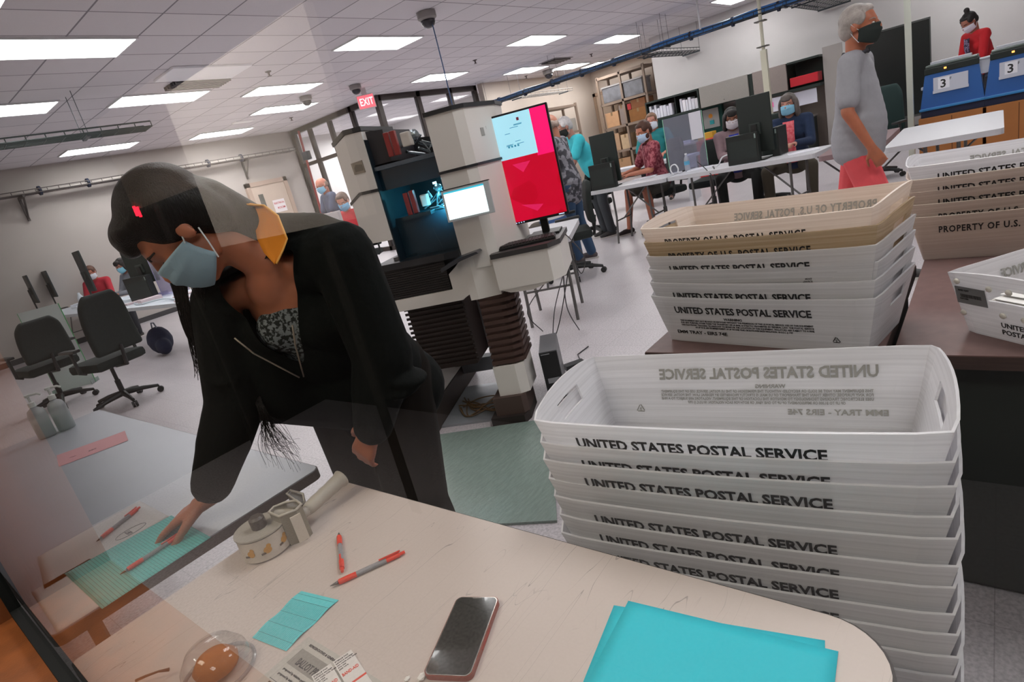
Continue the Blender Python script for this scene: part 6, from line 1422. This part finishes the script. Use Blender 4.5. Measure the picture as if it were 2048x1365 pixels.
# --- woman in glasses
p = onx(1462, 262, 7.85)
J = joints((p.x+0.08, p.y), YW(-0.92, -0.3), 'sit', 1.0, lean=0.16, seat=0.47, hyaw=0.05, hpitch=0.28, hR=(0.42, 0.05, 0.80), hL=(0.36, 0.10, 0.80), knee=0.35)
J['elR'] = J['elR']+V((0, 0.06, 0))
m_ = figure('seated woman with glasses in a taupe cardigan over a blue top', J, 1.0, sk='#8e5a44', shirt=mat('#8b7377', 0.9, var=0.06, vs=30), sleeve='long', legs=mat('#1a1d1c', 0.9), hair='bob', hairc='#17120f', mask='#d8cfd4', glasses=True, female=True)
hp_ = J['hip']; sp_ = (J['neck']-hp_); lt_ = (J['shL']-J['shR']).normalized(); fw_ = lt_.cross(sp_.normalized())
def panel(root, J, m, wtop=0.055, wbot=0.05, name='undershirt', off=0.128, lo=0.05, hi=0.97, k=1.0):
    hp_ = J['hip']; sp_ = J['neck']-hp_; lt_ = (J['shL']-J['shR']).normalized(); fw_ = lt_.cross(sp_.normalized())
    g = G(); g.grid(lambda u, v: hp_+sp_*(lo+(hi-lo)*v)+lt_*((u-0.5)*2*(wbot+(wtop-wbot)*v))+fw_*(off+(0.02*math.sin(v*PI))-0.04*max(0, v-0.75)*4*0.9-abs(u-0.5)*0.03)*k, 7, 12)
    me = g.mesh(); o = bpy.data.objects.new('t', me); C.objects.link(o); md = o.modifiers.new('s', 'SOLIDIFY'); md.thickness = 0.006; me = evaled(o, name); bpy.data.objects.remove(o)
    put(name, me, m, root, smooth=True)
panel(m_, J, mat('#1f2f8e', 0.8), off=0.17)
# --- woman in blue jacket
p = onx(1578, 240, 7.8)
J = joints((p.x+0.1, p.y+0.0), YW(-0.97, -0.05), 'sit', 1.0, lean=0.10, seat=0.47, hyaw=-0.1, hpitch=0.05, hL=(0.40, 0.10, 0.80), hR=(0.42, -0.02, 0.80), knee=0.38, spread=0.15)
m_ = figure('seated woman with long grey hair in a navy jacket and coral top', J, 1.0, sk='#b57f6c', shirt=mat('#1e2f4c', 0.9, var=0.08, vs=30), sleeve='long', legs=mat('#4a4438', 0.9), hair='long', hairc='#5d5450', mask='#8cc6e2', female=True)
panel(m_, J, tex_mat('#d9505c', '#e87a80', 30), off=0.175, wtop=0.06, wbot=0.06)
# --- woman in red cardigan
p = onx(1975, 100, 12.2)
J = joints((12.3, p.y), YW(-0.55, 0.75), 'stand', 1.08, lean=0.35, hyaw=0.1, hpitch=0.6, hL=(0.42, 0.1, 1.02), hR=(0.42, -0.1, 1.02))
m_ = figure('far woman in a red cardigan with a dark hair bun bending over papers', J, 1.08, sk='#9c6250', shirt=mat('#b8141f', 0.85), sleeve='long', legs=mat('#22242c', 0.85), hair='bun', hairc='#1a1412', mask='#d5d0da', female=True, closed=True)
panel(m_, J, tex_mat('#2b2038', '#7a6a86', 40, thr=0.02), off=0.175, k=1.0)
t = thing('high_table', 'pale high table with papers before the woman in the red cardigan', 'table', (11.6, 0.9, 0))
part('tabletop', G().box(11.4, 11.9, p.y-0.9, p.y+0.7, 1.0, 1.03), mat('#bfc3c8', 0.5), t)
for yy in (p.y-0.85, p.y+0.65):
    for xx in (11.45, 11.85): part('leg', G().tube([(xx, yy, 0), (xx, yy, 1.0)], 0.02, 6), grey_leg, t)
solo('paper_sheets', G().box(-0.2, 0.2, -0.3, 0.3, 0, 0.012, M=Matrix.Translation((11.62, p.y+0.3, 1.04)) @ Matrix.Rotation(0.3, 4, 'X') @ Matrix.Translation((0, 0, 0.09))), mat('#d4d6dc', 0.6), 'slanted white sheets on the high table', 'paper')
# --- man behind the machine (grey shirt)
J = joints((6.55, 9.28), YW(-0.9, 0.2), 'stand', 1.09, lean=0.12, hpitch=0.3, hyaw=0.1, hL=(0.35, 0.1, 1.05), hR=(0.35, -0.1, 1.05))
figure('standing bald man in a blue grey shirt before the dark window frames', J, 1.09, sk='#bb7a66', shirt=mat('#555a6e', 0.85), legs=mat('#33363f', 0.85), hair='bald', hairc='#8a7468', mask='#8fc4e0', glasses=True)
J = joints((6.0, 8.16), YW(-0.8, -0.4), 'sit', 1.12, lean=0.1, seat=0.55, hpitch=0.45, hL=(0.3, 0.1, 0.95), hR=(0.3, -0.1, 0.95))
figure('seated person in a coral pink top and blue mask beside the pale partition', J, 1.12, sk='#c08878', shirt=mat('#c23c44', 0.85), legs=mat('#a9acb8', 0.85), hair='short', hairc='#6d5a52', mask='#8cc2e4', vox=0.011)
chair('chair under the person in coral pink', (6.02, 8.15), YW(-0.8, -0.4))
# --- far left people
def atx(px, py, x): return onx(px, py, x)
for (px, x, yaw, col_, mk, hr, sk_, l) in ((195, 3.75, YW(-0.6, -0.75), '#b02a38', '#cfd6de', 'short', '#b06a52', 'seated person in red behind a clear shield, far left'),
        (272, 3.85, YW(-0.95, -0.2), '#7d8088', '#8ccbe0', 'long', '#a87462', 'seated person in a grey top with light blue mask beside the leaning woman')):
    p = onx(px, 560, x)
    J = joints((p.x, p.y), yaw, 'sit', 1.02, lean=0.15, seat=0.48, hpitch=0.35, hL=(0.42, 0.1, 0.8), hR=(0.42, -0.1, 0.8))
    figure(l, J, 1.02, sk=sk_, shirt=mat(col_, 0.85), sleeve='long', legs=mat('#23262c', 0.85), hair=hr, hairc='#5a3a2c' if hr == 'short' else '#1d1614', mask=mk, vox=0.012)
p = onx(222, 590, 4.35)
J = joints((p.x, p.y), YW(-0.7, -0.7), 'sit', 1.0, lean=0.75, seat=0.48, hpitch=0.9, hL=(0.45, 0.1, 0.8), hR=(0.45, -0.1, 0.8))
figure('person bending low in a bright blue shirt between the far left workers', J, 1.0, sk='#b5745c', shirt=mat('#1f7fc8', 0.85), sleeve='short', legs=mat('#23262c', 0.85), hair='short', hairc='#6a4030', mask=None, vox=0.012)
# ================================================================ LEANING WOMAN
vx_ = 0.0065
J = {}
J['neck'] = V((0.705, 1.315, 1.315)); J['hip'] = V((0.94, 1.455, 0.90))
J['shL'] = V((0.80, 1.165, 1.29)); J['shR'] = V((0.645, 1.49, 1.235))
J['elR'] = V((0.585, 1.50, 0.985)); J['wrR'] = V((0.445, 1.475, 0.825))
J['elL'] = V((0.80, 1.135, 1.03)); J['wrL'] = V((0.735, 1.175, 0.865))
J['headobj'] = Head((0.575, 1.395, 1.425), (-0.60, 0.30, -0.76), (-0.72, 0.30, 0.62), 1.0)
fwd = V((-1, 0, 0))
body = thing('person', 'leaning woman in a black jacket with orange collar lining and blue grey mask', 'person', (0.97, 1.40, 0))
hp, nk = J['hip'], J['neck']; sp = nk-hp; SL = sp.length; su = sp.normalized(); lat = (J['shL']-J['shR']).normalized(); fw = lat.cross(su).normalized(); lat = su.cross(fw)
Rt = Matrix((fw, lat, su)).transposed()
H = J['headobj']; g = G(); H.build(g)
g.cap(nk-su*0.02, 0.052, H.p(-0.025, 0, -0.07), 0.05, 16); g.ell(nk-su*0.08+fw*0.035-lat*0.02, (0.042, 0.062, 0.085), Rt, 3)
def tor(g, e):
    g.ell(hp, (0.11+e, 0.165+e, 0.12+e), Rt, 3); g.ell(hp+su*SL*0.35, (0.10+e, 0.14+e, 0.15), Rt, 3); g.ell(hp+su*SL*0.66, (0.105+e, 0.15+e, 0.15), Rt, 3)
    for sg in (-1, 1): g.ell(hp+su*SL*0.66+fw*0.06+lat*sg*0.065, (0.055+e, 0.06+e, 0.06+e), Rt, 3)
    for sd in ('shL', 'shR'): g.cap(nk-su*0.05, 0.055+e, J[sd], 0.05+e)
tor(g, -0.012)
for s_ in ('L', 'R'): g.cap(J['sh'+s_], 0.044, J['el'+s_], 0.036); g.cap(J['el'+s_], 0.036, J['wr'+s_], 0.024)
# right hand resting on the form: long fingers forward, thumb apart
w = J['wrR']
g.cap(w, 0.024, V((0.425, 1.487, 0.797)), 0.022)
hand(g, V((0.425, 1.487, 0.797)), V((-0.66, 0.66, -0.34)), V((-0.30, 0.25, -0.92)), 1, 1.05, curl=0.14, spread=0.16)
hand(g, J['wrL']+V((-0.004, 0.01, -0.012)), V((-0.12, 0.62, -0.75)), V((0.85, 0.2, -0.1)), -1, 0.95, curl=0.3)
KN = {}
for sg, n_ in ((1, 'L'), (-1, 'R')):
    hj = hp+lat*0.09*sg; kn = V((0.90, 1.45-0.11*sg, 0.5)); an = V((0.95, 1.45-0.12*sg, 0.09)); KN[n_] = (hj, kn, an)
    g.cap(hj, 0.075, kn, 0.05); g.cap(kn, 0.05, an, 0.035); g.cap(an-ZU*0.03, 0.034, an+V((-0.13, 0, -0.05)), 0.026)
put('body', remesh(g, vx_, 4), skin('#a8664a'), body, smooth=True)
# trousers
g = G(); g.ell(hp-su*0.02, (0.15, 0.195, 0.17), Rt, 3)
for n_ in KN: hj, kn, an = KN[n_]; g.cap(hj, 0.115, kn, 0.095); g.cap(kn, 0.095, an, 0.08)
put('trousers', remesh(g, 0.01, 3), mat('#120e0a', 0.9, spec=0.15, var=0.15, vs=20), body, smooth=True)
for n_ in KN:
    an = KN[n_][2]; g = G(); g.cap(an-ZU*0.045, 0.042, an+V((-0.1, 0, -0.05)), 0.036); g.cap(an+V((-0.09, 0, -0.05)), 0.036, an+V((-0.17, 0, -0.055)), 0.028); put('shoe', remesh(g, 0.009, 2), mat('#1b1a1a', 0.6), body, smooth=True)
# blouse: dark with pale flecks
g = G(); g.ell(hp+su*SL*0.5+fw*0.012, (0.11, 0.13, 0.2), Rt, 3)
for sg in (-1, 1): g.ell(hp+su*SL*0.66+fw*0.07+lat*sg*0.055, (0.055, 0.055, 0.065), Rt, 3)
put('blouse', remesh(g, 0.008, 3), tex_mat('#0f1412', '#73787a', 110, thr=0.03), body, smooth=True)
# jacket: open front, built as body shell with the front opening cut
g = G(); tor(g, 0.024); g.ell(hp-su*0.10, (0.17, 0.215, 0.14), Rt, 3); g.ell(hp+su*SL*0.1+fw*0.02, (0.165, 0.20, 0.18), Rt, 3); g.ell(hp+su*SL*0.4, (0.145, 0.18, 0.2), Rt, 3); g.ell(hp+su*SL*0.7-fw*0.02, (0.13, 0.185, 0.14), Rt, 3)
g.ell(nk-su*0.09-fw*0.03, (0.10, 0.17, 0.10), Rt, 3); g.cap(dep(545, 468, 1.40), 0.05, dep(640, 470, 1.36), 0.052); g.cap(dep(640, 470, 1.36), 0.052, J['shL'], 0.07)
for s_ in ('L', 'R'): g.cap(J['sh'+s_], 0.076, J['el'+s_], 0.074); g.cap(J['el'+s_], 0.074, J['el'+s_].lerp(J['wr'+s_], 0.55), 0.064); g.cap(J['el'+s_].lerp(J['wr'+s_], 0.55), 0.062, J['el'+s_].lerp(J['wr'+s_], 0.97), 0.05)
g.cap(dep(535, 700, 1.50), 0.075, dep(560, 790, 1.56), 0.08); g.cap(dep(560, 790, 1.56), 0.08, hp-su*0.05, 0.15)
# sleeve folds
random.seed(12)
for s_ in ('L', 'R'):
    for q in range(5):
        c_ = J['el'+s_].lerp(J['sh'+s_], R_(-0.3, 0.6)); g.ell(c_+V((R_(-.03, .03), R_(-.03, .03), 0)), (0.055, 0.06, 0.016), Matrix.Rotation(R_(-.5, .5), 3, 'X'))
me = remesh(g, 0.0075, 3)
bm = bmesh.new(); bm.from_mesh(me); dl = []
for f in bm.faces:
    c = f.calc_center_median()-hp; a = c.dot(su)/SL; l_ = c.dot(lat); fr = c.dot(fw)
    if fr > 0.03 and 0.52 < a < 1.3 and abs(l_+0.025) < 0.01+0.085*(a-0.52)/0.42: dl.append(f)
bmesh.ops.delete(bm, geom=dl, context='FACES')
bv = [v for v in bm.verts if any(e.is_boundary for e in v.link_edges)]
for it in range(14):
    new = {}
    for v in bv:
        nb = [e.other_vert(v).co for e in v.link_edges if e.is_boundary]
        if len(nb) == 2: new[v] = v.co*0.4+(nb[0]+nb[1])*0.3
    for v, c_ in new.items(): v.co = c_
bm.to_mesh(me); bm.free()
jk = put('jacket', me, mat('#070b0a', 0.85, spec=0.15, var=0.2, vs=12, bump=0.15, bs=80), body, smooth=True)
def zl(sg): return [hp+su*SL*a+lat*(-0.025+sg*(0.01+0.085*(a-0.52)/0.42))+fw*(0.168-0.05*max(0, a-0.75)*3) for a in (0.50, 0.58, 0.66, 0.74, 0.84)]
for sg in (1, -1): put('zipper', G().tube(zl(sg), 0.0022, 6).mesh(), mat('#8f8578', 0.4, 0.5), jk, smooth=True)
# collar folded open on the near side: orange lining inside, black outside
def poly_at(pts, u):
    x = u*(len(pts)-1); i = min(int(x), len(pts)-2); return pts[i].lerp(pts[i+1], x-i)
outer = [dep(492, 409, 1.315), dep(528, 411, 1.30), dep(556, 432, 1.285), dep(574, 478, 1.275), dep(566, 500, 1.27), dep(553, 528, 1.265)]
inner = [dep(490, 414, 1.33), dep(503, 425, 1.33), dep(511, 450, 1.325), dep(516, 480, 1.31), dep(530, 508, 1.295), dep(550, 530, 1.268)]
for nm, of, m_ in (('collar_lining', 0.0, mat('#d07c10', 0.8, bump=0.1, bs=60)), ('collar', 0.006, mat('#070b0a', 0.85, spec=0.15))):
    g = G(); g.grid(lambda u, v: poly_at(inner, u).lerp(poly_at(outer, u), v)+(fw*-0.012*math.sin(v*PI))+V((0.75, 0.62, 0.0))*of, 26, 8)
    me = g.mesh(); o = bpy.data.objects.new('t', me); C.objects.link(o); md = o.modifiers.new('s', 'SOLIDIFY'); md.thickness = 0.003; me = evaled(o, nm); bpy.data.objects.remove(o)
    put(nm, me, m_, jk, smooth=True)
put('collar_piping', G().tube([poly_at(outer, k/20) for k in range(21)], 0.0022, 6).mesh(), mat('#e0a24a', 0.6), jk, smooth=True)
# hair: skull cap plus long strands
hm = mat('#0c0908', 0.45, spec=0.25, var=0.5, vs=6, stretch=(6, 6, 1), bump=0.5, bs=60)
g = G(); H.ell(g, (-0.028, 0, 0.045), (0.10, 0.09, 0.095)); H.ell(g, (-0.055, 0, 0.0), (0.07, 0.085, 0.085)); H.ell(g, (0.045, 0, 0.088), (0.048, 0.07, 0.033)); H.ell(g, (0.085, 0, 0.066), (0.018, 0.045, 0.022))
for sg in (-1, 1): H.ell(g, (-0.022, sg*0.055, 0.04), (0.07, 0.04, 0.068)); H.ell(g, (-0.06, sg*0.052, -0.015), (0.048, 0.036, 0.08))
g.cap(H.p(-0.08, 0, -0.02), 0.055, nk+su*0.03-fw*0.05, 0.055)
put('hair', remesh(g, vx_, 16), hm, body, smooth=True)
random.seed(77); g = G()
def strand(p0, pts, r):
    P_ = [p0]+pts; out = []
    for i in range(len(P_)-1):
        a = P_[max(i-1, 0)]; b = P_[i]; c = P_[i+1]; d = P_[min(i+2, len(P_)-1)]
        for k in range(5):
            u = k/5; out.append(0.5*((2*b)+(c-a)*u+(2*a-5*b+4*c-d)*u*u+(3*b-a-3*c+d)*u**3))
    out.append(P_[-1]); n = len(out); g.tube(out, [r*(1-0.7*(i/(n-1))) for i in range(n)], 5)
for k in range(80):      # far side hair falls from the neck past the arm towards the table
    a = R_(-1, 1)
    p0 = H.p(-0.05+R_(-.03, .03), -0.075+R_(-.01, .01), R_(-0.05, 0.06))
    e_ = R_(0, 1); q1 = V((0.60+R_(-.02, .02), 1.47+R_(-.02, .02), 1.22)); q2 = dep(478+R_(-12, 12), 700, 1.54); q3 = dep(520+R_(-6, 10), 815, 1.46); q4 = dep(518+50*e_+R_(-4, 4), 880+R_(-30, 20), 1.52); q5 = dep(530+75*e_, 905+R_(-30, 40), 1.5)
    strand(p0, [q1, q2, q3, q4, q5], R_(.0006, .0014))
for k in range(90):
    p0 = H.p(R_(-0.03, 0.05), -0.08, R_(-0.02, 0.06)); q1 = dep(362+R_(-14, 14), 590, 1.40); q2 = dep(385+R_(-14, 16), 670, 1.44); q3 = dep(402+R_(-14, 20), 745+R_(-50, 20), 1.5)
    strand(p0, [q1, q2, q3], R_(.001, .0024))
for k in range(60):
    p0 = H.p(-0.06+R_(-.02, .02), 0.05+R_(-.03, .03), R_(0.0, 0.09)); q1 = nk+su*0.07+lat*0.0-fw*0.05+V((R_(-.01, .01), R_(-.01, .01), 0.01)); q2 = nk-fw*0.10-lat*R_(0, .05)-su*0.05
    strand(p0, [q1, q2], R_(.001, .002))
part('hair_strands', g, hm, body, smooth=True)
H.face(body, '#1f1410', '#8fa9b8', closed=True)
